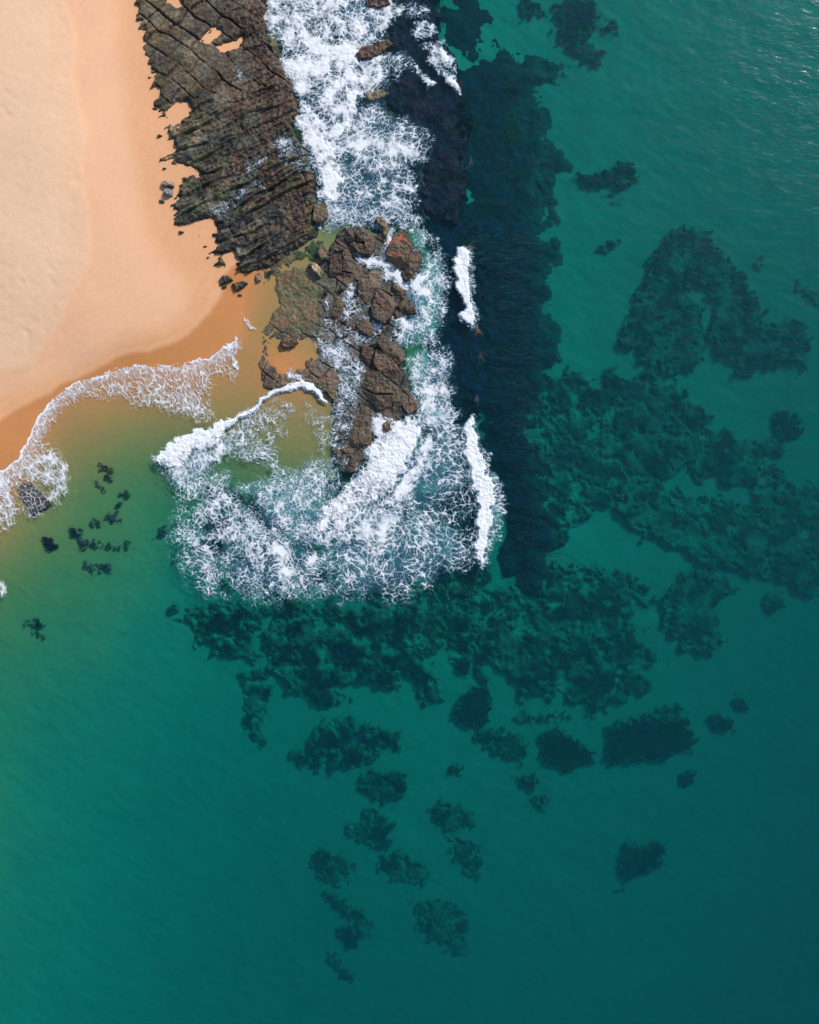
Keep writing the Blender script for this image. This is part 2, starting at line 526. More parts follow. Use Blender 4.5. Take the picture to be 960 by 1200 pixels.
me.polygons.foreach_set('loop_start', np.concatenate([np.arange(nf4) * 4, nf4 * 4 + np.arange(nf3) * 3]).astype(np.int32))
me.polygons.foreach_set('loop_total', np.concatenate([np.full(nf4, 4), np.full(nf3, 3)]).astype(np.int32))
me.polygons.foreach_set('use_smooth', np.concatenate([np.full(len(faces4) - len(side), True), np.full(len(side) + nf3, False)]))
me.update(calc_edges=True)
me.materials.append(MAT['water'])
link('sea', me)['kind'] = 'structure'

# ------------------------------------------------------------------ rocks above the water
RZ = 0.8      # mean height of the rock tops, used to lay out their outlines
C_ = lambda *a: np.array(a, float)
GREY, OLIVE, BROWN, RUST = C_(.140,.132,.115), C_(.115,.102,.060), C_(.140,.098,.068), C_(.185,.105,.062)
DARK, GREEN, TEAL, PALE = C_(.032,.032,.032), C_(.05,.075,.03), C_(.05,.085,.075), C_(.33,.22,.14)
PURPLE = C_(.055,.035,.038)

SHELF = [(185,-30),(158,-12),(160,0),(161,22),(165,45),(164,62),(171,80),(180,88),(178,104),(187,114),(181,124),(184,133),(194,146),(190,154),
 (196,163),(202,172),(186,190),(200,196),(213,206),(206,222),(211,233),(193,241),(203,246),(196,256),(208,268),(226,266),(245,258),(253,264),(228,278),
 (247,275),(252,284),(246,296),(257,308),(275,316),(292,318),(312,316),(330,304),(352,288),(372,276),(372,250),(373,228),(370,203),(364,178),(350,156),(344,146),
 (352,132),(350,116),(344,92),(332,74),(325,52),(317,40),(313,20),(311,0),(312,-30)]
SAND_POCKETS = [[(198,135),(210,124),(220,123),(222,129),(214,138),(205,145)], [(242,45),(252,36),(256,38),(250,43),(244,47)],
 [(258,56),(275,48),(283,43),(276,52),(264,57)], [(205,199),(222,199),(228,203),(212,205)], [(200,0),(206,-2),(210,6),(203,4)],
 [(233,262),(246,258),(252,268),(240,272),(230,270)], [(262,300),(272,296),(276,304),(266,307)]]

su = np.arange(146, 385, 0.8); sv = np.arange(-34, 330, 0.8)
SU, SV = np.meshgrid(su, sv)
SX, SY = wx(SU, RZ), wy(SV, RZ)
ground = terrain(SX, SY)
# bedding runs up to the right (about 27 degrees)
ca, sa = math.cos(R(27)), math.sin(R(27))
bl = SU * ca - SV * sa            # along the bedding
bt = SU * sa + SV * ca            # across the bedding
tongue = fbm(bl / 3.6, bt, 9, 4, 31, 0.6)
sd = sdf(SHELF, SU + fbm(SU, SV, 12, 3, 77) * 3, SV + fbm(SU, SV, 12, 3, 78) * 3)
leftish = sstep(330, 290, SU)
sd = sd + tongue * (13 * leftish + 2) + fbm(SU, SV, 5, 3, 32) * 2.5
for p in SAND_POCKETS:
    sd = np.minimum(sd, -sdf(p, SU + fbm(SU, SV, 7, 3, 35) * 3.5, SV + fbm(SU, SV, 7, 3, 36) * 3.5))
inset = sstep(-1.0, 8, sd)
t1 = bt / 17 + fbm(bl / 2.5, bt, 34, 3, 41) * 0.9
saw1 = t1 - np.floor(t1)
t2 = bt / 6.2 + fbm(bl / 3, bt, 20, 3, 42) * 1.2
saw2 = t2 - np.floor(t2)
patchy = sstep(-0.25, 0.35, fbm(SU, SV, 40, 3, 44))
strata = (0.34 * saw1 * sstep(1.0, 0.90, saw1) + 0.17 * saw2 * sstep(1.0, 0.86, saw2)) * (0.35 + 0.65 * patchy)
blocky = sstep(300, 250, SU) * sstep(150, 95, SV)              # strongly jointed corner
base_z = 0.95 - 0.35 * sstep(170, 350, SU) - 0.45 * sstep(150, 320, SV) + 0.25 * blocky + 0.45 * sstep(215, 165, SU) * sstep(140, 60, SV)
base_z = np.maximum(base_z, ground + 0.32 - 0.22 * sstep(120, 180, SV) * sstep(260, 220, SU))
lump = fbm(SU, SV, 26, 5, 51) * 0.50 + (ridged(bl / 1.7, bt, 8, 5, 52) - 0.4) * 0.24 + fbm(SU, SV, 5, 4, 53, .7) * 0.22
# two sets of joints cut the shelf into slabs
def joints(u, v, a1, sp1, a2, sp2, seed, wob):
    wu = u + fbm(u, v, 40, 2, seed) * wob; wv = v + fbm(u, v, 40, 2, seed + 1) * wob
    r = (wu * math.sin(R(a1)) + wv * math.cos(R(a1))) / sp1
    row = np.floor(r)
    c = (wu * math.cos(R(a2)) + wv * math.sin(R(a2))) / sp2 + _hash(row, row * 0, seed) * 7.3
    cc = np.floor(c)
    fr = np.minimum(r - row, 1 - (r - row)) * sp1
    w = 0.75 + 0.7 * _hash(row, cc, seed + 5)
    fc = np.minimum(c - cc, 1 - (c - cc)) * sp2
    return row, cc, np.minimum(fr, fc)
row, cc, jd = joints(SU, SV, -36, 20, 38, 30, 61, 7)
rowb, ccb, jdb = joints(SU, SV, 27, 21, -20, 46, 91, 14)
lower = (SV + (SU - 250) * 0.25 + fbm(SU, SV, 40, 3, 93) * 40) > 112
row = np.where(lower, rowb + 400, row); cc = np.where(lower, ccb, cc); jd = np.where(lower, jdb, jd)
jn = jd + fbm(SU, SV, 4, 2, 66) * 0.9
crack = sstep(1.5, 0.3, jn) * np.where(lower, 0.22, 0.25 + 0.75 * sstep(-0.1, 0.15, fbm(SU, SV, 50, 2, 67) + blocky * 0.5 - 0.1))
slab_tilt = (_hash(row, cc, 71) - 0.5) * 0.30 * (0.4 + blocky)
zr = base_z + strata * (1 - 0.85 * blocky) * np.where(lower, 1.8, 0.8) + lump * (1 - 0.45 * blocky) + slab_tilt
zr = ground - 0.35 + (zr - ground + 0.35) * inset
zr = zr - crack * 0.36
zr = np.maximum(zr, np.where((sd > 5) & (SV < 150), ground + 0.05 * sstep(5, 9, sd), -9))
# colour: grey-olive by the sand, brown to seaward, dark weed and green low down
n1 = fbm(SU, SV, 30, 4, 81); n2 = fbm(bl / 4.5, bt, 9, 4, 82); n3 = fbm(SU, SV, 4, 3, 83)
cshelf = mixc(np.broadcast_to(GREY * 0.95, SU.shape + (3,)), OLIVE * 0.85, sstep(-0.15, 0.2, n1))
sea = sstep(225, 310, SU + n1 * 90 + (120 - SV) * 0.15)
cshelf = mixc(cshelf, BROWN * 0.70, sea * 0.9)
lowp = sstep(110, 190, SV + n1 * 110)
cshelf = mixc(cshelf, DARK * 1.15, sstep(0.0, 0.25, n2) * 0.55)
cshelf = mixc(cshelf, DARK * 1.0, lowp * sstep(-0.15, 0.15, n2 + 0.04) * 0.8)
cshelf = mixc(cshelf, GREEN * 0.95, lowp * sstep(0.0, 0.2, fbm(SU, SV, 22, 4, 84)) * 0.75)
cshelf = mixc(cshelf, TEAL * 0.9, sstep(85, 150, SV) * sstep(0.05, 0.25, fbm(bl / 2, bt, 18, 4, 85)) * 0.65)
cshelf = mixc(cshelf, RUST * 0.7, sstep(0.06, 0.25, fbm(SU, SV, 16, 4, 86)) * 0.6 * sstep(230, 300, SU))
cshelf = mixc(cshelf, PURPLE * 0.9, sstep(0.08, 0.28, fbm(SU, SV, 24, 3, 89)) * 0.7 * sea)
cshelf = mixc(cshelf, PALE, sstep(0.12, 0.3, fbm(bl / 3, bt, 7, 4, 87)) * 0.5 * sstep(270, 200, SU) * sstep(230, 180, SV))
cshelf = mixc(cshelf, PALE * 0.8, sstep(2.6, 1.3, jn) * sstep(0.0, 0.2, fbm(SU, SV, 9, 3, 95)) * 0.5 * sstep(300, 220, SU))
cshelf = mixc(cshelf, DARK * 0.6, np.maximum(sstep(0.86, 0.97, saw1), sstep(0.12, 0.0, saw1)) * 0.75 * patchy * np.where(lower, 1, .5))
cshelf = mixc(cshelf, OLIVE * 1.25, sstep(0.35, 0.75, saw1) * patchy * 0.35)
cshelf = cshelf * C_(.86,.79,.69) * (1 + n3[..., None] * 0.9)
cshelf = cshelf * (1 + 1.1 * fbm(SU, SV, 46, 3, 97)[..., None])
foot = sstep(222, 262, SV + n1 * 30) * sstep(340, 315, SU)
cshelf = mixc(cshelf, DARK * 0.75, foot * sstep(-0.25, 0.05, n2) * 0.9)
cshelf = mixc(cshelf, C_(.03,.022,.018), crack * 0.75)
cshelf = np.clip(cshelf, 0.012, 0.6)
wetness = 1 - 0.8 * np.maximum(sea, lowp)
SCOL = rgba(cshelf, wetness)
vis = (zr > ground - 0.22) & (sd > -3)
fm = vis[:-1, :-1] | vis[1:, 1:] | vis[1:, :-1] | vis[:-1, 1:]
fm &= (sd[:-1, :-1] > -4)
key = (row - row.min()).astype(int) * 400 + (cc - cc.min()).astype(int)
fkey = key[:-1, :-1]
ks, cnt = np.unique(fkey[fm], return_counts=True)
shelf = thing('rock_shelf', 'dark weathered rock shelf with cracked slabs between the sand and the surf', 'rock shelf', (wx(265, RZ), wy(150, RZ), 0.0))
small = np.isin(fkey, ks[cnt < 90]) & fm
def main_piece(m):
    """largest edge-connected piece of a face mask"""
    jj, ii = np.nonzero(m)
    todo = set(zip(jj.tolist(), ii.tolist())); best = []
    while todo:
        st = [todo.pop()]; piece = [st[0]]
        while st:
            j, i_ = st.pop()
            for n_ in ((j + 1, i_), (j - 1, i_), (j, i_ + 1), (j, i_ - 1)):
                if n_ in todo:
                    todo.discard(n_); st.append(n_); piece.append(n_)
        if len(piece) > len(best): best = piece
    r = np.zeros(m.shape, bool)
    b_ = np.array(best); r[b_[:, 0], b_[:, 1]] = True
    return r
for k, n in zip(ks, cnt):
    if n < 90: continue
    mk = fm & (fkey == k); mp_ = main_piece(mk); small |= mk & ~mp_
    me = sheet('slab', SX, SY, zr, mp_, SCOL, MAT['rock'])
    place('slab', me, shelf)
me = sheet('ledge', SX, SY, zr, fm & small, SCOL, MAT['rock'])
if me:
    o = place('ledge', me, shelf); o['kind'] = 'stuff'

def rock_patch(poly, top, tilt=(0, 0), floor=-0.9, c1=BROWN, c2=OLIVE, c3=RUST, seed=1, step=0.7, shoulder=1.0, rough=1.0, cracks=(), wetv=0.4, jag=1.3, zmap=None, low=None, grow=0.0, facets=0):
    P = np.asarray(poly, float)
    pad = 5
    u = np.arange(P[:, 0].min() - pad, P[:, 0].max() + pad, step); v = np.arange(P[:, 1].min() - pad, P[:, 1].max() + pad, step)
    u_, v_ = np.meshgrid(u, v)
    zm = top if zmap is None else zmap
    x, y = wx(u_, zm), wy(v_, zm)
    d = sdf(P, u_ + fbm(u_, v_, 7, 3, seed, .65) * jag, v_ + fbm(u_, v_, 7, 3, seed + 1, .65) * jag) + fbm(u_, v_, 3, 2, seed + 2) * 0.7 * rough
    cu, cv = P.mean(0)
    d = d + grow
    prof = np.clip((d + 0.7) / (shoulder * 0.6 + 0.7), 0, 1)
    z = top + (u_ - cu) * tilt[0] + (v_ - cv) * tilt[1]
    z = z + rough * (fbm(u_, v_, 14, 4, seed + 3) * 0.30 + (ridged(u_, v_, 8, 4, seed + 4) - 0.4) * 0.20 + fbm(u_, v_, 3.2, 3, seed + 5) * 0.12)
    rgf = np.random.default_rng(seed + 50)
    rad = max(np.ptp(P[:, 0]), np.ptp(P[:, 1])) / 2
    for _ in range(facets):          # chiselled faces
        an_ = rgf.uniform(0, 6.283)
        t_ = (u_ - cu) * math.cos(an_) + (v_ - cv) * math.sin(an_)
        z = z - np.maximum(0, t_ - rad * rgf.uniform(-0.1, 0.5)) * rgf.uniform(.03, .10)
    z = np.maximum(z, floor + 0.4 * (top - floor))
    z = floor + (z - floor) * prof
    ck = np.zeros(u_.shape)
    for line in cracks:
        dl = line_dist(line, u_ + fbm(u_, v_, 8, 2, seed + 8) * 1.2, v_)
        ck = np.maximum(ck, sstep(1.3, 0.2, dl))
    z = z - 0.4 * ck
    a = fbm(u_, v_, 13, 4, seed + 6); b = fbm(u_, v_, 6, 4, seed + 7); c = fbm(u_, v_, 2.5, 2, seed + 9)
    cl = mixc(np.broadcast_to(c1, u_.shape + (3,)), c2, sstep(-0.1, 0.2, a))
    cl = mixc(cl, c3, sstep(0.05, 0.28, b) * 0.7)
    cl = cl * (1 + c[..., None] * 0.9)
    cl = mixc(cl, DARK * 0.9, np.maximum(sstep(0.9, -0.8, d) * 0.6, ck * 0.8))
    cl = np.clip(cl, 0.01, 0.7)
    keep = d > -2.2
    if low is not None: keep &= z > low
    f = keep[:-1, :-1] & keep[1:, 1:] & keep[1:, :-1] & keep[:-1, 1:]
    return sheet('rock', x, y, z, f, rgba(cl, np.full(u_.shape, wetv)), MAT['rock'])

# the fractured platform in the wash: low bedrock with upstanding blocks
platform = thing('rock_platform', 'brown fractured rock platform broken into blocks with foam in its cracks', 'rock platform', (wx(410, 0), wy(420, 0), -0.6))
BED = [(322,316),(345,310),(372,305),(385,288),(398,268),(420,262),(450,268),(480,272),(498,295),(494,320),(486,345),(494,365),(484,378),(470,392),(478,412),(478,432),(486,455),(494,474),(484,490),
       (468,500),(450,505),(440,525),(432,540),(415,558),(392,555),(386,530),(388,500),(384,470),(372,455),(345,452),(318,460),(306,455),(300,430),(304,405),(300,388),(312,372),(324,352),(318,338)]
bu = np.arange(288, 510, 0.8); bv = np.arange(250, 575, 0.8)
BU, BV = np.meshgrid(bu, bv)
bd = sdf(BED, BU + fbm(BU, BV, 16, 3, 201) * 4, BV + fbm(BU, BV, 16, 3, 202) * 4) + fbm(BU, BV, 6, 3, 203) * 3
for p in ([(318,398),(345,410),(352,425),(340,436),(326,432),(316,420)], [(350,398),(372,402),(368,418),(356,420),(352,432),(346,415)]):
    bd = np.minimum(bd, 2 - sdf(p, BU + fbm(BU, BV, 10, 4, 205, .7) * 9, BV + fbm(BU, BV, 10, 4, 206, .7) * 9))
BX, BY = wx(BU, 0), wy(BV, 0)
bz = -0.10 + fbm(BU, BV, 24, 4, 207) * 0.22 + (ridged(BU, BV, 8, 4, 208) - 0.4) * 0.16
left = sstep(385, 365, BU) * sstep(395, 375, BV)
bz = bz - 0.05 * left
bz = np.minimum(bz, 0.12)
rowp, ccp, jp = joints(BU, BV, -38, 17, 30, 20, 231, 8)
flat = 1 - 0.85 * left
bz = bz + ((_hash(rowp, ccp, 233) - 0.5) * 0.22 - 0.22 * sstep(1.3, 0.2, jp)) * flat
south = sstep(415, 430, BV) * sstep(405, 385, BU)
bz = bz + 0.16 * south
bground = terrain(BX, BY)
bz = np.minimum(bground, -0.1) - 0.4 + (bz - np.minimum(bground, -0.1) + 0.4) * sstep(-1.5, 7, bd)
b1 = fbm(BU, BV, 22, 4, 211); b2 = fbm(BU, BV, 9, 4, 212); b3 = fbm(BU, BV, 3, 2, 213)
bc = mixc(np.broadcast_to(BROWN * 0.85, BU.shape + (3,)), RUST * 0.7, sstep(0.1, 0.5, b2))
bc = mixc(bc, (OLIVE * .9 + BROWN) * 0.62, left * sstep(-0.2, 0.1, b1 + 0.2))
bc = mixc(bc, RUST * 0.9, left * sstep(0.0, 0.25, fbm(BU, BV, 12, 4, 217)) * 0.6)
bc = mixc(bc, DARK * 0.9, sstep(0.05, 0.35, b1) * 0.6 * (1 - left))
bc = mixc(bc, GREEN * 0.9, left * sstep(0.05, 0.3, b2) * 0.6)
bc = bc * (1 + (0.5 * _hash(rowp, ccp, 235) - 0.25) * flat)[..., None]
bc = mixc(bc, DARK * 0.6, sstep(1.3, 0.3, jp) * 0.6 * flat)
bc = bc * mixc(np.ones(BU.shape + (3,)), C_(1.3, 1.05, .78), left)
bc = np.clip(bc * (1 + b3[..., None] * 0.5), 0.01, 0.5)
keep = bd > -3
me = sheet('bedrock', BX, BY, bz, keep[:-1, :-1] & keep[1:, 1:] & keep[1:, :-1] & keep[:-1, 1:], rgba(bc, np.full(BU.shape, 0.3)), MAT['rock'])
place('bedrock', me, platform)

BLOCKS = [  # outline, top height, tilt x, tilt y, cracks
 ([(404,267),(414,265),(414,280),(410,284),(403,276)], .75, .0, .005, ()),
 ([(415.5,265),(426,267),(431,272),(428,282),(416,281)], .85, .004, 0, ()),
 ([(432,272),(439,275),(438,291),(433,299),(427,290),(429,282)], .7, -.004, .0, ()),
 ([(411,284.5),(427,283),(426,290),(430,297),(420,295)], .65, .0, .006, ()),
 ([(464,272),(474,272),(480,280),(481,288),(478,300),(472,319),(462,312),(453,302),(456,287)], 1.05, .006, -.003, ()),
 ([(487,287),(494,295),(491,310),(482,322),(476,327),(471,319),(477,303)], .85, -.004, .003, ()),
 ([(402,287),(410,291),(416,298),(421,310),(420,335),(414,345),(405,340),(402,318)], .4, .004, 0, [[(402,318),(420,322)]]),
 ([(438,316),(446,317),(450,321),(445,336),(437,352),(428,353),(420,344),(421,330),(428,324)], .6, 0, -.004, ()),
 ([(453,322),(459,332),(460,348),(463,358),(457,372),(450,378),(438,372),(436,358),(441,343),(447,334)], .75, .005, .002, [[(447,338),(460,346)]]),
 ([(461,326),(471,332),(476,340),(473,348),(465,355),(461,350)], .5, .0, .0, ()),
 ([(478,345),(483,355),(488,366),(480,369),(470,366),(467,358),(473,350)], .6, -.004, .002, ()),
 ([(465,361),(471,369),(466,372),(462,368)], .35, 0, 0, ()),
 ([(411,369),(422,370),(434,378),(438,386),(434,393),(424,388),(415,378)], .45, .003, 0, ()),
 ([(446,392),(454,392),(466,402),(474,411),(473,420),(468,427),(459,421),(449,411),(443,402)], .95, -.005, -.004, ()),
 ([(441,411),(450,413),(460,423),(466,430),(471,442),(464,446),(455,442),(444,434),(438,424)], .8, .002, -.004, ()),
 ([(421,437),(433,434),(443,436),(456,447),(462,453),(463,475),(462,493),(450,486),(438,476),(428,466),(420,455)], .9, .004, -.003, [[(421,452),(440,462),(460,462)]]),
 ([(463,456),(470,456),(471,470),(466,484),(461,484)], .5, 0, 0, ()),
 ([(472,458),(480,459),(490,470),(488,480),(478,484),(472,474)], .35, -.004, 0, ()),
 ([(410,474),(422,474),(433,484),(431,498),(434,514),(437,523),(433,532),(418,534),(410,520),(405,500)], .55, .004, -.002, ()),
 ([(404,528),(418,536),(424,540),(418,552),(408,553),(400,545)], .25, 0, 0, ()),
 ([(425,408),(437,408),(438,422),(433,432),(422,428)], .3, 0, 0, ()),
 ([(364,428),(378,424),(391,434),(398,448),(401,468),(394,474),(384,458),(370,452)], .5, .004, 0, ()),
 ([(386,340),(398,346),(403,362),(398,374),(386,368),(380,352)], .25, 0, 0, ()),
 ([(388,300),(399,298),(400,325),(394,338),(386,328)], .3, 0, 0, ()),
 ([(308,434),(325,428),(345,438),(352,450),(330,453),(312,456)], .4, 0, .0, ()),
 ([(450,494),(456,496),(457,504),(450,505)], .45, 0, 0, ()),
]
for k, (p, top, tx, ty, cr) in enumerate(BLOCKS):
    cols3 = [(BROWN*.95, OLIVE*1.0, RUST*.8), (BROWN*.8, BROWN*1.1, OLIVE), (RUST*.65, BROWN*.9, GREY*.8)][k % 3]
    if k == 4: cols3 = (BROWN*.9, C_(.24,.085,.045), OLIVE)
    cols3 = tuple(c * (0.52 + 0.55 * ((k * 7) % 10) / 10) for c in cols3)
    tx, ty = tx * 2.2 + .008 * math.sin(k * 2.4), ty * 2.2 + .008 * math.cos(k * 1.7)
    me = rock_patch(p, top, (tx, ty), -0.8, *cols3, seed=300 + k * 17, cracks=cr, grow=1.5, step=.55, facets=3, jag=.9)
    place('block', me, platform)

rgs = np.random.default_rng(77)
allb = [np.asarray(p[0], float) for p in BLOCKS]
made = 0
while made < 44:            # broken pieces lying in the gaps
    cu_, cv_ = rgs.uniform(375, 492), rgs.uniform(266, 552)
    r_ = rgs.uniform(2.0, 4.6)
    pu, pv_ = np.array([cu_]), np.array([cv_])
    if sdf(BED, pu, pv_)[0] < 2 or max(sdf(b_, pu, pv_)[0] for b_ in allb) > -1.0: continue
    n_ = int(rgs.integers(4, 7)); a0 = rgs.uniform(0, 6.28)
    an = a0 + np.sort(rgs.uniform(0, 6.28, n_) * 0.35 + np.arange(n_) * 6.28 / n_ * 0.65)
    ra = r_ * rgs.uniform(.7, 1.25, n_)
    pl = np.stack([cu_ + np.cos(an) * ra * 1.15, cv_ + np.sin(an) * ra * .85], -1)
    f_ = rgs.uniform(.55, 1.2)
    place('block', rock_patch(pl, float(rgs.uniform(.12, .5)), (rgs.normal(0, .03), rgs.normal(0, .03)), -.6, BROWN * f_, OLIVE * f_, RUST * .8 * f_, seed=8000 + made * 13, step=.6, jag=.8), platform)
    allb.append(pl); made += 1

def boulder(poly, top, label, name='boulder', **kw):
    o = place(name, rock_patch(poly, top, **kw))
    return tag(o, label, 'boulder')
boulder([(367,240),(374,237),(383,239),(384,254),(377,261),(366,258)], .9, 'brown squarish boulder at the foot of the dark shelf ringed by foam', seed=601, floor=-.8)
boulder([(375,284),(381,287),(385,293),(383,303),(377,305),(371,297)], .7, 'brown upright boulder beside the green rock pool', seed=611, floor=-.8)
boulder([(361,308),(369,307),(375,312),(375,324),(367,317)], .75, 'pale wedge boulder with a bright cream face beside the green pool', seed=621, floor=-.7, c1=BROWN*1.3, c2=PALE*1.4, c3=C_(.55,.40,.28))
boulder([(440,254),(446,253),(452,257),(456,268),(453,278),(449,277),(447,266),(441,260)], .55, 'curved olive boulder awash above the squared blocks', seed=631, floor=-.8, c1=OLIVE*1.3, c2=PALE*.6)
boulder([(328,401),(336,393),(345,395),(349,401),(342,407),(331,407)], .55, 'dark brown oval boulder above the orange sand pocket', seed=641, floor=-.5, c1=RUST*.5, c2=BROWN*.7)
boulder([(188.5,211),(194,210.5),(202,212),(202.5,217.5),(195,218),(189,216)], 1.75, 'reddish flat boulder with pale edges on the sand beside the dark shelf', seed=651, floor=.8, c1=RUST*1.0, c2=C_(.42,.36,.32), shoulder=1.6, rough=.5, jag=.5, step=.4)
boulder([(191,221),(196,218.6),(201,221),(201,228),(196,229),(190,226)], 1.7, 'smooth blue grey boulder on the sand touching the reddish one', seed=661, floor=.8, c1=C_(.17,.19,.2), c2=C_(.24,.25,.26), c3=GREY, shoulder=2.4, rough=.4, jag=.5, step=.4)
boulder([(256,327),(262,321),(269,323),(272,328),(264,331),(258,334)], .75, 'low dark rock alone on the wet orange sand', seed=671, floor=0.0, c1=DARK*1.2, c2=OLIVE*.5)
boulder([(271,333),(277,330),(284,329),(290,330),(284,336),(276,340)], .7, 'dark pointed rock on wet sand at the pool edge', seed=681, floor=0.0, c1=DARK*1.1, c2=OLIVE*.5)
boulder([(300,320),(304,318.5),(306,322),(305,329),(301,329.5),(299,325)], .35, 'small tan boulder in the dark weedy pool', seed=691, floor=-.5, c1=BROWN*1.5, c2=PALE*.8, step=.45)
boulder([(14,574),(28,560),(40,566),(52,578),(63,594),(50,602),(38,608),(28,600),(24,588)], -.14, 'dark low rock awash in the foam at the edge of the beach', seed=701, floor=-1.4, c1=PURPLE, c2=DARK*1.2, c3=BROWN*.6, shoulder=7, jag=4)
boulder([(416,63),(424,54),(438,50),(455,46),(462,50),(450,60),(436,68),(422,69)], .35, 'long rust brown rock breaking the surface in the upper surf', seed=711, floor=-1.2, c1=RUST*.55, c2=PURPLE, c3=BROWN*.8)
boulder([(424,108),(436,101),(450,102),(458,108),(450,117),(438,121),(427,120)], .12, 'yellowish rock just awash in the lacy upper surf', seed=721, floor=-1.4, c1=OLIVE*1.6, c2=PALE*.7, c3=DARK, shoulder=6, jag=3)
boulder([(428,-4),(455,-4),(458,4),(445,9),(430,7)], .3, 'purple brown rock at the top of the surf', seed=731, floor=-1.0, c1=PURPLE, c2=RUST*.5)

spots = [(176,92),(183,128),(188,160),(206,232),(190,236),(212,272),(240,288),(243,301),(262,335),(280,344),(193,198)]
for k, (u0, v0) in enumerate(spots):
    r_ = 1.6 + 1.5 * ((k * 5) % 7) / 7
    an = np.linspace(0, 6.28, 7)[:-1] + k
    ra = r_ * (0.75 + 0.5 * np.array([((k * 3 + j * 5) % 7) / 7 for j in range(6)]))
    pl = np.stack([u0 + np.cos(an) * ra * 1.25, v0 + np.sin(an) * ra * .8], -1)
    zg = float(terrain(np.array([wx(u0, 1.0)]), np.array([wy(v0, 1.0)]))[0])
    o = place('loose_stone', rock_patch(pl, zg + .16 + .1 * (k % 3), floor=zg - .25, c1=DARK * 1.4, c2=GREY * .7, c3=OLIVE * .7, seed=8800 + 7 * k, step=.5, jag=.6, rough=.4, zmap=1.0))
    tag(o, 'small dark loose stone on the sand along the ragged edge of the shelf', 'stone', 'loose stones along the shelf edge')

# ------------------------------------------------------------------ reefs under the water
R_GREEN, R_NAVY, R_PURP, R_BLACK = C_(.010,.018,.009), C_(.006,.010,.026), C_(.018,.011,.025), C_(.005,.005,.010)
def reef(name, poly, rise, label, cat='reef', group=None, cover=0.92, tone='g', seed=1, edge=1.0, ztop=None, step=1.15):
    P = np.asarray(poly, float)
    pad = 18 * edge + 4
    u = np.arange(P[:, 0].min() - pad, P[:, 0].max() + pad, step); v = np.arange(P[:, 1].min() - pad, P[:, 1].max() + pad, step)
    u_, v_ = np.meshgrid(u, v)
    cu, cv = P.mean(0)
    z0 = float(terrain(np.array([wx(cu, -4.5)]), np.array([wy(cv, -4.5)]))[0])
    x, y = wx(u_, z0), wy(v_, z0)
    bed = terrain(x, y)
    e = edge
    wu = fbm(u_, v_, 22 * e, 4, seed, 0.6) * 11 * e; wv = fbm(u_, v_, 22 * e, 4, seed + 1, 0.6) * 11 * e
    d = sdf(P, u_ + wu * 0.6, v_ + wv * 0.6)
    frag = fbm(u_, v_, 20 * max(e, .35), 5, seed + 2, 0.52)
    fld = d / (8.0 * e + 1.5) + frag * 3.0 + 0.25
    hole = fbm(u_, v_, 24 * max(e, .5), 5, seed + 3, 0.55)
    thr = np.interp(cover, [0.4, 0.6, 0.8, 0.93, 1.0], [-0.10, 0.02, 0.13, 0.24, 0.7])
    hf = sstep(thr + 0.26, thr - 0.14, hole)
    weed = np.minimum(sstep(-0.5, 3.2 if name == 'reef_ledge' else 1.7, fld), hf) * (1 - 0.65 * sstep(-0.02, 0.26, fbm(u_, v_, 36, 5, seed + 12, .55)) * (1 - cover ** 5))  # weed cover; its wide edge blend also paints in the blur of the water
    body = np.minimum(sstep(-0.25, 4.5 if name == 'reef_ledge' else 0.9, fld), 0.35 + 0.65 * hf)
    if ztop is None: top = bed + rise
    else: top = np.maximum(ztop, bed + 0.2)
    z = top + rise * (fbm(u_, v_, 18, 3, seed + 4) * 0.45 + (ridged(u_, v_, 9, 3, seed + 5) - 0.4) * 0.15) + fbm(u_, v_, 4, 2, seed + 6) * 0.06
    z = bed - 0.25 + (z - bed + 0.25) * body
    z = np.minimum(z, -0.12)
    a = fbm(u_, v_, 28, 3, seed + 7); b = fbm(u_, v_, 8, 4, seed + 8); c = fbm(u_, v_, 3, 2, seed + 9)
    c0, c1 = {'g': (R_GREEN, R_NAVY), 'n': (R_NAVY, R_GREEN), 'p': (R_PURP, R_NAVY), 'w': (C_(.05,.075,.025), R_GREEN), 'b': (C_(.005,.008,.030), C_(.012,.008,.026))}[tone]  # the last tone has some blue of reflected sky put into the reef colour
    cl = mixc(np.broadcast_to(c0, u_.shape + (3,)), c1, sstep(-0.1, 0.2, a))
    cl = mixc(cl, R_BLACK, sstep(-0.1, 0.25, fbm(u_, v_, 22, 4, seed + 8)) * 0.85)
    cl = mixc(cl, C_(.045,.05,.032), sstep(0.14, 0.4, fbm(u_, v_, 9, 4, seed + 10)) * (0.08 if tone == 'b' else 0.3))
    cl = np.clip(cl * (1 + c[..., None] * 0.45), 0.004, 0.3)
    haze_fade = 1 - sstep(4.2, 6.2, -z0) * (0.12 + 0.5 * sstep(-0.15, 0.25, fbm(u_, v_, 26, 3, seed + 14))) if cover < .96 else 1.0  # water haze over deep reefs, painted in as a patchy blend to sand colour
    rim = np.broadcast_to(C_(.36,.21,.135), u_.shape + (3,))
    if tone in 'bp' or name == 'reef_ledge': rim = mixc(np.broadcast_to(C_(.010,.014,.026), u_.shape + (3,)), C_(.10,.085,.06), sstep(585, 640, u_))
    cl = mixc(rim, cl, np.clip(weed, 0, 1) ** 0.8 * haze_fade)
    keep = (z > bed - 0.02) & (fld > -0.25) & (d > -16 * e - 2)
    f = keep[:-1, :-1] & keep[1:, 1:] & keep[1:, :-1] & keep[:-1, 1:]
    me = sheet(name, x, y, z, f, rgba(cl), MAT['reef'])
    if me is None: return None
    return tag(place(name, me), label, cat, group)

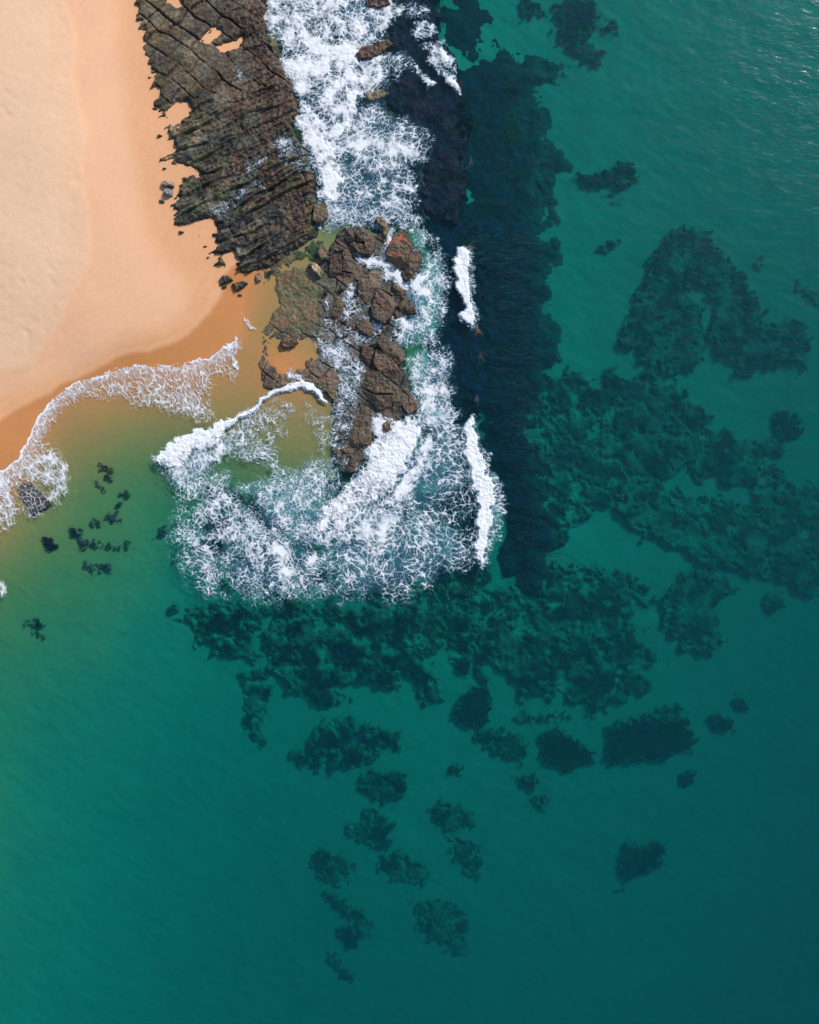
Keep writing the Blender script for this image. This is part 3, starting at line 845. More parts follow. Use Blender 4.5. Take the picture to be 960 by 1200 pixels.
REEFS = [
 # name, outline, rise, cover, tone, edge, ztop, label
 ('reef_ledge', [(505,-20),(560,-20),(592,25),(560,50),(600,60),(640,72),(655,82),(684,90),(680,108),(650,112),(638,125),(648,138),(640,158),(668,172),(670,192),(650,205),(655,235),(660,262),(640,268),(600,275),(560,280),(530,280),(530,200),(522,120),(516,60)], .9, .90, 'n', 1.5, -2.2, 'broad navy reef ledge beside the upper surf with frayed seaward edge'),
 ('reef_ledge', [(530,250),(580,244),(645,255),(655,290),(648,305),(652,335),(658,370),(668,425),(650,440),(625,470),(580,470),(545,455),(540,400),(534,340)], .9, .955, 'b', 1.6, -1.6, 'purple brown kelp ledge lying seaward of the short upper breaker'),
 ('reef_ledge', [(545,440),(600,430),(648,440),(632,480),(630,520),(640,560),(660,600),(666,632),(650,645),(640,655),(650,685),(630,712),(608,700),(588,672),(586,640),(580,600),(560,540),(548,490)], .9, .965, 'b', 1.2, -1.5, 'near black purple kelp ledge lying seaward of the long lower breaker'),
 ('awash_reef', [(424,60),(450,46),(468,20),(466,-25),(515,-25),(512,20),(518,45),(532,75),(543,110),(548,170),(548,230),(535,265),(505,262),(490,235),(500,190),(470,150),(440,120),(440,90)], 1.0, .99, 'p', .8, -0.5, 'dark purple reef flat awash beside the upper surf'),
 ('awash_reef', [(500,262),(552,262),(560,300),(562,380),(568,430),(564,490),(540,486),(515,440),(500,405),(520,380),(525,320),(505,285)], .8, .99, 'b', .9, -1.2, 'dark navy reef between the brown blocks and the short upper breaker'),
 ('surf_bed', [(312,-30),(470,-30),(480,40),(440,60),(450,120),(500,190),(500,262),(440,275),(400,262),(372,262),(366,215),(350,160),(340,100),(318,45)], .6, .97, 'n', .5, -0.7, 'dark rocky bottom under the dense upper surf beside the shelf'),
 ('surf_bed', [(380,560),(430,545),(470,505),(505,420),(545,440),(560,520),(575,600),(575,680),(540,700),(470,705),(400,700),(385,650)], .6, .80, 'n', .9, -2.4, 'dark rocky bottom under the lacy lower surf'),
 ('surf_bed', [(240,560),(280,575),(330,600),(385,600),(385,690),(320,700),(250,690),(225,640)], .4, .62, 'n', .9, None, 'patchy dark bottom under the net of foam behind the bore'),
 ('pool_weed', [(290,318),(318,316),(330,300),(350,288),(374,280),(384,292),(372,304),(345,306),(330,316),(316,332),(300,335),(286,328)], .25, .86, 'w', .35, None, 'green weed carpet in the rock pool between shelf and platform'),
 ('reef_patch', [(650,14),(660,4),(680,-4),(698,6),(701,20),(692,40),(684,55),(672,66),(656,50),(650,34)], .9, .97, 'n', .6, None, 'dark upright reef patch near the top right end of the navy ledge'),
 ('reef_patch', [(672,54),(690,53),(708,64),(702,79),(690,80),(680,71)], .7, .9, 'n', .5, None, 'small ragged reef patch just below the dark upright one'),
 ('reef_patch', [(604,4),(622,0),(640,8),(638,20),(618,22),(606,18)], .6, .85, 'n', .5, None, 'small faint reef patch off the tip of the surf rocks'),
 ('reef_patch', [(714,24),(724,22),(727,34),(720,42),(708,40),(700,44),(702,34)], .4, .7, 'n', .4, None, 'faint scrap of reef beside the dark upright reef patch'),
 ('reef_patch', [(718,196),(730,188),(742,194),(747,207),(740,219),(722,222),(706,219),(692,220),(676,213),(675,204),(692,206),(708,202)], .9, .93, 'g', .4, None, 'round headed dark reef patch with a ragged tail pointing to the ledge'),
 ('reef_patch', [(704,226),(716,230),(734,234),(735,240),(716,238),(704,233)], .3, .6, 'n', .3, None, 'faint strip of weed under the round headed reef'),
 ('reef_patch', [(690,296),(702,288),(714,282),(727,279),(728,290),(714,297),(700,298)], .4, .72, 'n', .4, None, 'sparse weed patch alone on pale sand between ledge and arched reef'),
 ('reef_patch', [(795,266),(806,270),(832,275),(840,292),(852,308),(868,320),(882,342),(888,356),(901,364),(884,376),(906,381),(932,372),(947,386),(949,412),(944,432),(928,426),(905,432),(886,430),(878,442),(866,440),(858,424),(842,418),(832,408),(828,386),(838,366),(836,352),(826,338),(812,332),(804,342),(812,354),(824,362),(822,380),(824,420),(808,436),(776,440),(766,430),(747,426),(745,410),(721,406),(735,376),(742,354),(756,326),(760,304),(770,290),(781,282)], 1.0, .92, 'n', .42, None, 'big arch shaped dark reef around a pocket of pale sand'),
 ('reef_patch', [(884,302),(894,300),(898,312),(890,318),(884,312)], .3, .65, 'n', .3, None, 'faint weed spot beside the arch shaped reef'),
 ('reef_patch', [(930,321),(945,338),(962,344),(966,362),(946,352),(934,340)], .4, .75, 'n', .4, None, 'faint slanting reef streak seaward of the arch shaped reef'),
 ('reef_patch', [(905,486),(915,479),(932,488),(941,500),(936,514),(916,518),(905,508)], .8, .96, 'n', .4, None, 'rounded dark reef patch alone on sand below the arch shaped reef'),
 ('reef_patch', [(640,446),(664,440),(695,438),(742,438),(790,448),(806,464),(824,468),(834,486),(828,505),(790,512),(740,516),(700,520),(660,520),(640,500),(630,476)], 1.0, .72, 'g', 1.1, None, 'mottled green black reef joining the kelp ledge below the arch shaped reef'),
 ('reef_patch', [(632,505),(680,515),(730,512),(790,508),(832,502),(872,508),(902,520),(918,530),(895,541),(917,556),(914,565),(888,572),(850,568),(810,552),(785,556),(800,585),(760,600),(730,590),(690,600),(664,622),(650,602),(640,560)], 1.0, .80, 'g', 1.1, None, 'wide dark reef reaching seaward in a ragged double point'),
 ('reef_patch', [(720,585),(770,590),(800,580),(840,586),(880,596),(886,584),(902,574),(936,570),(962,568),(1010,560),(1010,700),(936,692),(906,680),(880,674),(856,664),(826,666),(800,650),(768,636),(742,624),(722,608)], 1.0, .84, 'g', 1.0, None, 'long dark reef running off the right edge over deep water'),
 ('reef_patch', [(800,672),(826,668),(850,675),(862,690),(846,704),(836,714),(842,735),(850,752),(836,760),(825,769),(808,765),(794,750),(780,736),(775,715),(768,700),(785,690)], .9, .94, 'g', .6, None, 'dark reef patch with feathery lower edge under the long reef'),
 ('reef_patch', [(720,667),(736,672),(762,688),(756,696),(736,686),(724,678)], .6, .95, 'g', .35, None, 'thin dark reef streak bridging two larger patches'),
 ('reef_patch', [(892,706),(901,690),(916,694),(919,712),(905,719),(893,716)], .6, .92, 'n', .4, None, 'small ragged reef patch hanging under the long reef'),
 ('reef_patch', [(652,664),(682,661),(716,672),(738,690),(752,716),(736,734),(756,741),(773,766),(766,800),(745,816),(716,829),(694,838),(680,821),(660,811),(646,821),(622,816),(596,800),(584,782),(560,772),(556,742),(580,716),(592,692),(618,704),(640,692)], 1.0, .74, 'g', 1.0, None, 'large mottled green black reef at the lower end of the kelp ledge'),
 ('reef_patch', [(535,692),(575,690),(590,700),(578,718),(560,742),(556,770),(570,792),(540,790),(524,760),(520,725)], .8, .72, 'n', .7, None, 'patchy blue green reef at the lower corner of the surf'),
 ('reef_patch', [(554,802),(571,797),(577,824),(571,850),(550,853),(529,842),(540,816)], .9, .98, 'g', .35, None, 'dark wedge shaped reef block below the patchy blue reef'),
 ('reef_patch', [(560,852),(590,854),(616,865),(619,880),(610,894),(590,889),(570,876),(552,864)], .7, .88, 'n', .4, None, 'blurred blue reef patch beside the dark wedge block'),
 ('reef_patch', [(632,857),(650,851),(672,862),(697,880),(694,893),(680,896),(668,906),(650,898),(634,885)], .9, .99, 'g', .3, None, 'solid dark diamond shaped reef on pale green sand'),
 ('reef_patch', [(708,852),(730,845),(750,838),(781,838),(806,842),(817,866),(811,880),(796,881),(775,892),(740,893),(715,896),(707,885),(711,866)], .9, .99, 'g', .4, None, 'solid dark oblong reef with a flat lower edge'),
 ('reef_patch', [(757,833),(775,828),(797,824),(801,832),(785,838),(762,839)], .5, .9, 'n', .35, None, 'thin blue reef streak along the top of the oblong reef'),
 ('reef_patch', [(640,836),(662,832),(668,842),(650,850),(622,848),(600,842),(610,834)], .35, .68, 'n', .4, None, 'faint reef smear above the diamond shaped reef'),
 ('reef_patch', [(827,838),(845,837),(859,845),(861,855),(848,859),(835,853)], .7, .99, 'g', .25, None, 'small oval dark reef right of the oblong reef'),
 ('reef_patch', [(857,815),(868,814),(879,825),(876,836),(862,834),(856,824)], .6, .95, 'n', .25, None, 'small bluish reef spot above the oval dark one'),
 ('reef_patch', [(793,910),(803,900),(816,905),(813,918),(802,923),(793,917)], .6, .97, 'g', .25, None, 'small square reef spot below the oblong reef'),
 ('reef_patch', [(723,1000),(733,984),(750,990),(766,981),(778,985),(778,1010),(762,1018),(750,1025),(738,1031),(726,1028),(725,1015)], .9, .96, 'g', .45, None, 'lone blocky reef with a notched top on open green sand'),
 ('reef_patch', [(718,1040),(726,1039),(731,1043),(725,1047),(719,1046)], .3, .9, 'n', .2, None, 'tiny reef spot under the lone blocky reef'),
 ('reef_patch', [(600,910),(628,907),(631,918),(622,929),(612,921)], .6, .96, 'g', .25, None, 'dark triangular reef spot below the blurred blue reef patch'),
 ('reef_patch', [(628,931),(646,930),(646,940),(636,951),(621,941)], .5, .9, 'n', .3, None, 'small broken reef spot under the triangular one'),
 ('reef_patch', [(526,897),(534,892),(542,898),(540,908),(530,910),(525,905)], .5, .9, 'n', .25, None, 'small round reef spot alone above the lower reef scatter'),
 ('reef_patch', [(318,702),(360,704),(420,716),(480,700),(512,708),(527,745),(512,765),(490,772),(517,792),(526,826),(500,821),(478,800),(450,811),(430,800),(402,816),(376,830),(352,820),(330,808),(314,780),(309,750)], 1.0, .78, 'g', 1.1, None, 'large dark green reef directly below the lower foam edge'),
 ('reef_patch', [(221,714),(252,704),(302,710),(311,730),(296,746),(306,772),(290,781),(275,766),(260,773),(248,757),(234,751),(224,735)], .8, .72, 'g', .7, None, 'broken clusters of dark reef at the left of the large green reef'),
 ('reef_patch', [(284,785),(311,788),(322,814),(306,850),(311,870),(296,876),(284,846)], .5, .70, 'n', .6, None, 'faint blue reef smear hanging below the broken clusters'),
 ('reef_patch', [(345,886),(362,862),(380,845),(410,842),(430,854),(450,849),(472,860),(466,876),(445,881),(425,901),(405,906),(380,896),(350,900)], .9, .78, 'n', .7, None, 'dark blue black reef patch in the middle of the lower reef scatter'),
 ('reef_patch', [(420,907),(440,901),(476,907),(479,926),(470,936),(450,941),(425,929)], .8, .90, 'g', .45, None, 'dark compact reef just under the blue black patch'),
 ('reef_patch', [(420,944),(446,949),(452,960),(463,965),(461,990),(446,998),(430,985),(409,980),(404,966),(426,960)], .6, .88, 'n', .45, None, 'dark blue reef with a squared right side in the lower scatter'),
 ('reef_patch', [(364,1000),(380,992),(400,1000),(414,1010),(411,1030),(396,1036),(380,1030),(367,1020)], .6, .80, 'n', .45, None, 'mottled round reef at the left of the lower scatter'),
 ('reef_patch', [(438,1005),(465,994),(481,1000),(502,1015),(498,1036),(480,1039),(460,1031),(444,1020)], .5, .80, 'n', .5, None, 'faint blotchy reef beside the mottled round one'),
 ('reef_patch', [(379,1040),(400,1049),(426,1065),(439,1085),(434,1101),(425,1096),(415,1080),(394,1066),(382,1051)], .6, .93, 'n', .35, None, 'slanting dark reef streak under the mottled round reef'),
 ('reef_patch', [(396,1086),(410,1081),(423,1095),(421,1108),(408,1111),(398,1101)], .6, .97, 'n', .3, None, 'small dark egg shaped reef under the slanting streak'),
 ('reef_patch', [(377,1115),(392,1114),(406,1130),(416,1140),(414,1156),(400,1146),(386,1131)], .35, .72, 'n', .35, None, 'faint lowest reef streak over deep green water'),
 ('reef_patch', [(484,1054),(516,1054),(547,1065),(550,1085),(547,1124),(525,1116),(500,1101),(487,1080)], .5, .78, 'n', .5, None, 'faint squarish blue reef at the foot of the lower scatter'),
 ('reef_patch', [(502,945),(520,937),(554,950),(553,966),(540,971),(525,976),(510,966)], .7, .92, 'g', .4, None, 'dark flat topped reef at the right of the lower scatter'),
 ('reef_patch', [(526,975),(551,985),(566,988),(566,1010),(562,1036),(545,1021),(530,1005)], .45, .78, 'n', .4, None, 'faint blue reef trailing from the flat topped one'),
]
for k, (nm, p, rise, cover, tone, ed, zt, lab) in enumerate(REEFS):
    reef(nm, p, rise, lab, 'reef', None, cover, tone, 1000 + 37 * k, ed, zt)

SPOTS = [(122,547,6),(128,560,5),(117,570,4.5),(131,552,4),(147,579,5.5),(140,592,4.5),(133,607,9),(113,613,6),(90,624,8),(99,638,6.5),(112,637,5.5),(127,640,4),(148,640,5),(138,643,4),(102,664,4.5),(116,667,6),(126,665,6),(204,715,6.5),(210,726,3.5),(48,745,3.5),(32,731,3.5),(195,622,6),(186,628,5),(207,617,4),(205,655,5)]
for k, (u0, v0, r) in enumerate(SPOTS):
    ang = np.linspace(0, 2 * np.pi, 9)[:-1]
    rs = np.random.default_rng(k + 5)
    rad = r * rs.uniform(0.75, 1.2, 8)
    p = np.stack([u0 + np.cos(ang) * rad * 1.1, v0 + np.sin(ang) * rad * 0.9], -1)
    lab = ('small dark rock in the cluster over golden shallows below the swash' if k < 4 else
           'small dark rock of a pair above the largest rock of the scatter' if k < 6 else
           'largest dark weedy rock of the scatter in the green bay' if k == 6 else
           'small dark weedy rock in the row below the largest rock of the scatter' if k < 14 else
           'small dark weedy rock in the lowest trio of the bay scatter' if k < 17 else
           'small round rock beside the broken reef clusters' if k < 19 else
           'tiny weedy rock beside the sparse mottled rock' if k < 21 else
           'faint small rock beside the frayed edge of the foam net')
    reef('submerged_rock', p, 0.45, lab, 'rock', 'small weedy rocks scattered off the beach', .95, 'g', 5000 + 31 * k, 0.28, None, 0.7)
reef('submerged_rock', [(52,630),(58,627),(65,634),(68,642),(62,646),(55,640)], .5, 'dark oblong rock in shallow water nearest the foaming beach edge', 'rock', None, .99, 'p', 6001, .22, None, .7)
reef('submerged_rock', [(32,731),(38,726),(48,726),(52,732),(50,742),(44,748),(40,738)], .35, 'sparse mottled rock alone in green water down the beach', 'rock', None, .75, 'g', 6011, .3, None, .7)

# ------------------------------------------------------------------ kelp on the ledge
def strands(name, items, mat_cols, seed, zfun, width):
    """many thin curved blades in one mesh: items = (u, v, angle, length px)"""
    rg = np.random.default_rng(seed)
    vs_, fs_, cs_ = [], [], []
    for (u0, v0, a, L) in items:
        n = 5
        bend = rg.normal(0, 0.5)
        u, v = u0, v0
        c = mat_cols[rg.integers(len(mat_cols))] * rg.uniform(0.6, 1.3)
        z = zfun(u0, v0, rg)
        b0 = len(vs_)
        for k in range(n):
            t = k / (n - 1)
            w = width * (1 - t * 0.75) * rg.uniform(0.8, 1.2)
            aa = a + bend * t
            nx_, ny_ = -math.sin(aa) * w, math.cos(aa) * w
            zz = z + 0.10 * math.sin(3 * t + u0)
            for s in (-1, 1):
                vs_.append((float(wx(u + nx_ * s, zz)), float(wy(v + ny_ * s, zz)), zz))
                cs_.append((c[0], c[1], c[2], 1))
            u += math.cos(aa) * L / (n - 1); v += math.sin(aa) * L / (n - 1)
        for k in range(n - 1):
            i0 = b0 + 2 * k
            fs_.append((i0, i0 + 1, i0 + 3, i0 + 2))
    return new_mesh(name, np.array(vs_), np.array(fs_), np.array(cs_), MAT['kelp'])

rg = np.random.default_rng(22)
items = []
KPOLY = [(545,265),(600,262),(640,290),(635,420),(640,470),(645,560),(655,640),(640,690),(600,690),(590,640),(596,590),(565,470),(560,400),(550,320)]
while len(items) < 900:
    u0, v0 = rg.uniform(540, 660), rg.uniform(255, 700)
    if sdf(KPOLY, np.array([u0]), np.array([v0]))[0] < rg.random() ** 2 * 34: continue
    a = 0.12 + 0.65 * max(0, 1 - abs(v0 - 390) / 90) * sstep(600, 560, np.array([u0]))[0] + rg.normal(0, 0.3)
    items.append((u0, v0, a, rg.uniform(6, 26)))
o = place('kelp_bed', strands('kelp_bed', items, [C_(.020,.012,.018), C_(.014,.013,.024), C_(.036,.018,.020), C_(.008,.011,.024)], 5, lambda u, v, r: -0.6 - 1.2 * r.random(), 0.32))
tag(o, 'streaming brown kelp fronds over the dark seaward ledge', 'kelp', kind='stuff')

def kelp_clump(u0, v0, ang, n, label, sp=4, L=(5, 12), seed=1):
    r = np.random.default_rng(seed)
    n = max(5, n // 2)
    it = [(u0 + r.normal(0, sp * .5), v0 + r.normal(0, sp), ang + r.normal(0, 0.45), r.uniform(*L)) for _ in range(n)]
    o = place('kelp_clump', strands('kelp_clump', it, [C_(.22,.10,.06), C_(.12,.06,.045), C_(.28,.17,.12)], seed + 3, lambda u, v, q: 0.04 - 0.7 * q.random(), 0.24))
    tag(o, label, 'kelp')
kelp_clump(549, 291, -0.4, 22, 'orange kelp blades trailing from the top tip of the short breaker', 2, (5, 12), 41)
kelp_clump(559, 384, 0.95, 30, 'orange kelp blades trailing from the lower tip of the short breaker', 2.2, (5, 12), 42)
kelp_clump(563, 414, 1.25, 12, 'thin line of orange kelp below the short breaker', 2.5, (6, 12), 43)
kelp_clump(558, 466, 1.5, 12, 'orange kelp scraps at the top tip of the long breaker', 3, (4, 10), 44)
kelp_clump(553, 186, 1.45, 10, 'orange kelp scraps floating beside the upper reef flat', 6, (4, 9), 45)

# ------------------------------------------------------------------ foam and breaking waves
WHITE, MILK = C_(.79,.81,.84), C_(.15,.45,.66)
def foam(name, polys, milk=(), scale=9.0, ang=0.0, stretch=1.0, seed=1, thick=0.10, z0=0.03, lumps=9.0, soft=0.24, step=0.72, warp=5.0, zmap=0.0, ride=None, vary=0.85, film=1.0, filmc=None):
    """polys: (outline, density, feather).  Density 1 is solid white, lower values open into lace"""
    allp = np.concatenate([np.asarray(p[0], float) for p in list(polys) + list(milk)])
    pad = 16
    u = np.arange(allp[:, 0].min() - pad, allp[:, 0].max() + pad, step); v = np.arange(allp[:, 1].min() - pad, allp[:, 1].max() + pad, step)
    u_, v_ = np.meshgrid(u, v)
    D = np.zeros(u_.shape)
    eu = fbm(u_, v_, 20, 4, seed + 1, .6) * 14; ev = fbm(u_, v_, 24, 4, seed + 2, .6) * 14
    def soft_poly(p, f, k=1.0):
        P = np.asarray(p, float)
        i0, i1 = np.searchsorted(u, [P[:, 0].min() - f - 12, P[:, 0].max() + f + 12]); j0, j1 = np.searchsorted(v, [P[:, 1].min() - f - 12, P[:, 1].max() + f + 12])
        sl = (slice(j0, j1), slice(i0, i1))
        kk = min(1.0, 0.45 + f / 10) * k
        d = sdf(P, u_[sl] + eu[sl] * kk, v_[sl] + ev[sl] * kk)
        return sl, sstep(-f, f, d)
    for p, dens, f in polys:
        sl, m = soft_poly(p, f)
        D[sl] = np.maximum(D[sl], dens * m)
    M = np.zeros(u_.shape)
    for p, dens, f in milk:
        sl, m = soft_poly(p, f)
        M[sl] = np.maximum(M[sl], dens * m)
    ca_, sa_ = math.cos(R(ang)), math.sin(R(ang))
    wu = u_ + fbm(u_, v_, 60, 2, seed + 23) * warp * 3 + fbm(u_, v_, 20, 3, seed + 3) * warp * 1.1 + fbm(u_, v_, 6, 2, seed + 5) * warp * 0.45
    wv = v_ + fbm(u_, v_, 60, 2, seed + 24) * warp * 3 + fbm(u_, v_, 20, 3, seed + 4) * warp * 1.1 + fbm(u_, v_, 6, 2, seed + 6) * warp * 0.45
    al = (wu * ca_ + wv * sa_) / stretch; ac = -wu * sa_ + wv * ca_
    def web(sc, sd_):
        f1, f2 = worley(al / sc, ac / sc, sd_)
        return f2 - f1
    big = fbm(u_, v_, scale * 3.0, 4, seed + 12) * 1.7 + fbm(u_, v_, 50, 2, seed + 19) * 1.0
    Dm = np.clip(D * (1 + vary * big * sstep(1.02, 0.7, D)), 0, 1.0)
    wv_ = 1 + 0.8 * fbm(u_, v_, 6, 3, seed + 13, .6)                          # strands swell and thin out
    def strand(e, w): return np.exp(-(e / np.maximum(w * wv_, 0.012)) ** 2)
    s1 = strand(web(scale, seed + 10), 0.02 + 0.30 * Dm ** 1.4)
    s2 = strand(web(scale * 0.56, seed + 11), 0.01 + 0.34 * Dm ** 1.7)
    s3 = strand(web(scale * 0.30, seed + 15), 0.34 * Dm ** 2.2)
    fade = np.clip(0.80 + 0.9 * fbm(u_, v_, 9, 3, seed + 18), 0.25, 1)
    lace = 1 - (1 - s1 * fade) * (1 - 0.75 * s2 * fade) * (1 - 0.55 * s3)
    body_ = sstep(0.66, 0.98, Dm + 0.35 * fbm(u_, v_, 7, 4, seed + 21, .65))   # where it closes to solid white
    cov = np.maximum(lace, body_) * sstep(0.02, 0.22, Dm)
    cov = np.maximum(cov, sstep(0.90, 1.0, D))
    M = np.maximum(M, 0.30 * film * sstep(0.22, 0.95, Dm))
    M = M * (0.75 + 0.5 * fbm(u_, v_, 12, 4, seed + 20, .65))
    alpha = np.clip(1 - (1 - cov * 0.96) * (1 - np.clip(M, 0, 1) * 0.8), 0, 1)
    lump = 0.5 + 0.5 * fbm(u_, v_, lumps, 4, seed + 14)
    solid = sstep(0.55, 1.0, D)
    X_, Y_ = wx(u_, zmap), wy(v_, zmap)
    z = (sea_level(X_, Y_) if ride is None else ride(u_, v_)) + z0 + cov * (0.015 + thick * solid * (0.35 + 0.9 * lump + 0.25 * fbm(u_, v_, 3, 2, seed + 16)))
    tone = 0.86 + 0.14 * cov
    cl = mixc(np.broadcast_to(MILK if filmc is None else filmc, u_.shape + (3,)), WHITE, sstep(0.05, 0.6, cov)) * tone[..., None]
    keep = alpha > 0.05
    f = keep[:-1, :-1] | keep[1:, 1:] | keep[1:, :-1] | keep[:-1, 1:]
    return sheet(name, X_, Y_, z, f, rgba(cl, alpha), MAT['foam'])

# breaking waves
tag(place('breaking_wave', foam('breaking_wave', [([(540,291),(545,289),(548,296),(549,310),(550,325),(551,345),(553,365),(555,380),(553,388),(548,382),(542,375),(540,366),(544,360),(538,352),(536,342),(534,330),(533,315),(532,305),(536,297)], .98, 2.4),
    ([(543,290),(550,292),(555,310),(557,345),(560,372),(558,386),(552,388),(547,340)], .50, 4)], seed=2000, scale=4, ang=4, stretch=2.0, thick=.34, z0=.04, lumps=12, warp=3, vary=.3)),
    'short white breaker curling over the upper kelp ledge', 'wave', 'breaking waves')
tag(place('breaking_wave', foam('breaking_wave', [([(552,488),(555,487),(556,500),(561,520),(567,545),(575,560),(581,572),(579,582),(580,592),(576,602),(576,618),(572,632),(569,645),(565,655),(563,670),(560,655),(555,640),(560,620),(559,600),(558,580),(549,562),(551,548),(547,530),(543,508),(544,496)], .98, 2.8),
    ([(556,490),(566,520),(576,548),(590,568),(592,592),(587,605),(584,630),(574,652),(564,668),(566,620),(568,570),(558,520)], .52, 5)], seed=2100, scale=4.5, ang=10, stretch=1.8, thick=.36, z0=.04, lumps=12, warp=3, vary=.3)),
    'long white breaker beside the lower surf with a ragged seaward edge', 'wave', 'breaking waves')
tag(place('breaking_wave', foam('breaking_wave', [([(178,540),(190,527),(205,515),(225,505),(245,500),(255,497),(275,488),(300,472),(315,460),(335,450),(345,446),(360,446),(376,454),(386,470),(380,470),(368,460),(350,455),(335,460),(317,470),(300,482),(278,495),(258,507),(245,520),(225,525),(205,534),(190,543)], 1.0, 3.0),
    ([(180,541),(205,519),(245,502),(264,504),(256,518),(238,530),(215,544),(196,550)], .92, 4), ([(188,545),(220,532),(262,512),(270,524),(250,545),(228,560),(208,566)], .6, 8)], seed=2200, scale=6, ang=55, stretch=1.5, thick=.30, z0=.05, lumps=8)),
    'curved white bore running in over the sandy pool below the platform', 'wave', 'breaking waves')
tag(place('breaking_wave', foam('breaking_wave', [([(367,630),(369,612),(379,592),(398,572),(418,552),(434,528),(446,508),(458,498),(472,494),(488,486),(496,494),(494,514),(480,540),(468,560),(456,580),(438,590),(412,598),(392,612),(378,626),(370,634)], .91, 6),
    ([(372,632),(400,596),(450,585),(480,548),(505,500),(505,530),(490,570),(465,605),(420,625),(385,640)], .74, 8)], seed=2300, scale=7, ang=-50, stretch=1.4, thick=.32, z0=.06, lumps=9)),
    'thick white surge pouring off the platform into the lower surf', 'wave', 'breaking waves')
FRONT = [(-14,566),(0,553),(22,535),(30,520),(38,503),(44,490),(53,478),(62,464),(75,453),(90,448),(110,438),(145,427),(153,424),(163,427),(190,428),(230,422),(252,417),(268,404),(277,394)]
def band(line, w0, w1, tail=1.0):
    """strip along a line, from w0 to w1 pixels to its right (seaward)"""
    P = np.asarray(line, float)
    T = np.gradient(P, axis=0); T /= np.hypot(T[:, 0], T[:, 1])[:, None]
    Nn = np.stack([-T[:, 1], T[:, 0]], -1)
    k = np.linspace(1, tail, len(P))[:, None]
    return [tuple(p) for p in P + Nn * w0] + [tuple(p) for p in (P + Nn * w1 * k)[::-1]]
tag(place('shore_wash', foam('shore_wash', [(band(FRONT, -0.5, 3.2, .6), 1.0, 1.3), (band(FRONT, 0, 15, .55), .50, 4.0), (band(FRONT, 4, 26, .6), .30, 7.0),
    ([(100,456),(160,440),(250,426),(276,424),(275,440),(256,446),(238,466),(252,488),(228,490),(200,482),(176,480),(140,468),(110,466)], .46, 9),
    ([(266,404),(277,394),(279,402),(272,414),(276,422),(277,443),(271,428)], .6, 2.5),
    ([(-10,560),(30,540),(58,522),(76,538),(82,572),(70,590),(58,588),(54,572),(40,558),(22,562),(12,580),(22,610),(0,628),(-10,630)], .60, 7),
    ([(10,565),(40,555),(60,575),(64,596),(40,608),(20,600)], .26, 6),
    ([(-10,680),(4,684),(9,694),(-10,700)], .6, 3),
    ([(262,351),(270,343),(274,342),(268,350)], .5, 1.5), ([(284,364),(290,372),(296,384),(299,388),(291,384),(286,374)], .55, 2.5)],
    milk=[(band(FRONT, 0, 17, .6), .55, 5.0)],
    seed=2400, scale=4.6, ang=62, stretch=2.6, thick=.03, z0=.05, warp=4, vary=.45, filmc=C_(.70,.66,.64))),
    'thin white swash edging the orange beach, lacy on its seaward side', 'wave')

# lace left behind by the waves
tag(place('surf_foam', foam('surf_foam', [
    ([(311,-8),(400,-8),(428,8),(438,38),(420,56),(424,90),(416,130),(398,165),(402,210),(388,240),(374,232),(370,203),(364,178),(350,156),(346,146),(354,132),(350,116),(344,92),(332,74),(325,52),(317,40),(313,20)], .84, 6),
    ([(395,-8),(455,-8),(470,12),(455,34),(434,60),(420,60)], .62, 9),
    ([(400,72),(440,66),(470,60),(482,74),(464,94),(444,106),(410,112)], .6, 8),
    ([(376,128),(430,124),(474,140),(502,160),(498,184),(474,192),(492,216),(482,242),(452,262),(420,264),(388,258),(374,232)], .52, 14),
    ([(470,0),(500,8),(498,22),(476,20)], .35, 6),
    ([(480,30),(505,27),(512,36),(500,46),(484,41)], .66, 4), ([(499,54),(518,47),(530,74),(538,100),(534,112),(524,92),(512,86),(502,70)], .74, 4), ([(484,74),(496,84),(513,99),(511,105),(494,95),(486,84)], .72, 3)],
    milk=[([(380,130),(440,120),(480,160),(480,230),(430,255),(385,240)], .2, 18), ([(390,0),(440,0),(440,40),(420,60)], .4, 12)],
    seed=2500, scale=6.0, ang=-14, stretch=1.5, thick=.22)), 'white surf foam sheeting off the dark shelf, dense at the rocks', 'foam', kind='stuff')
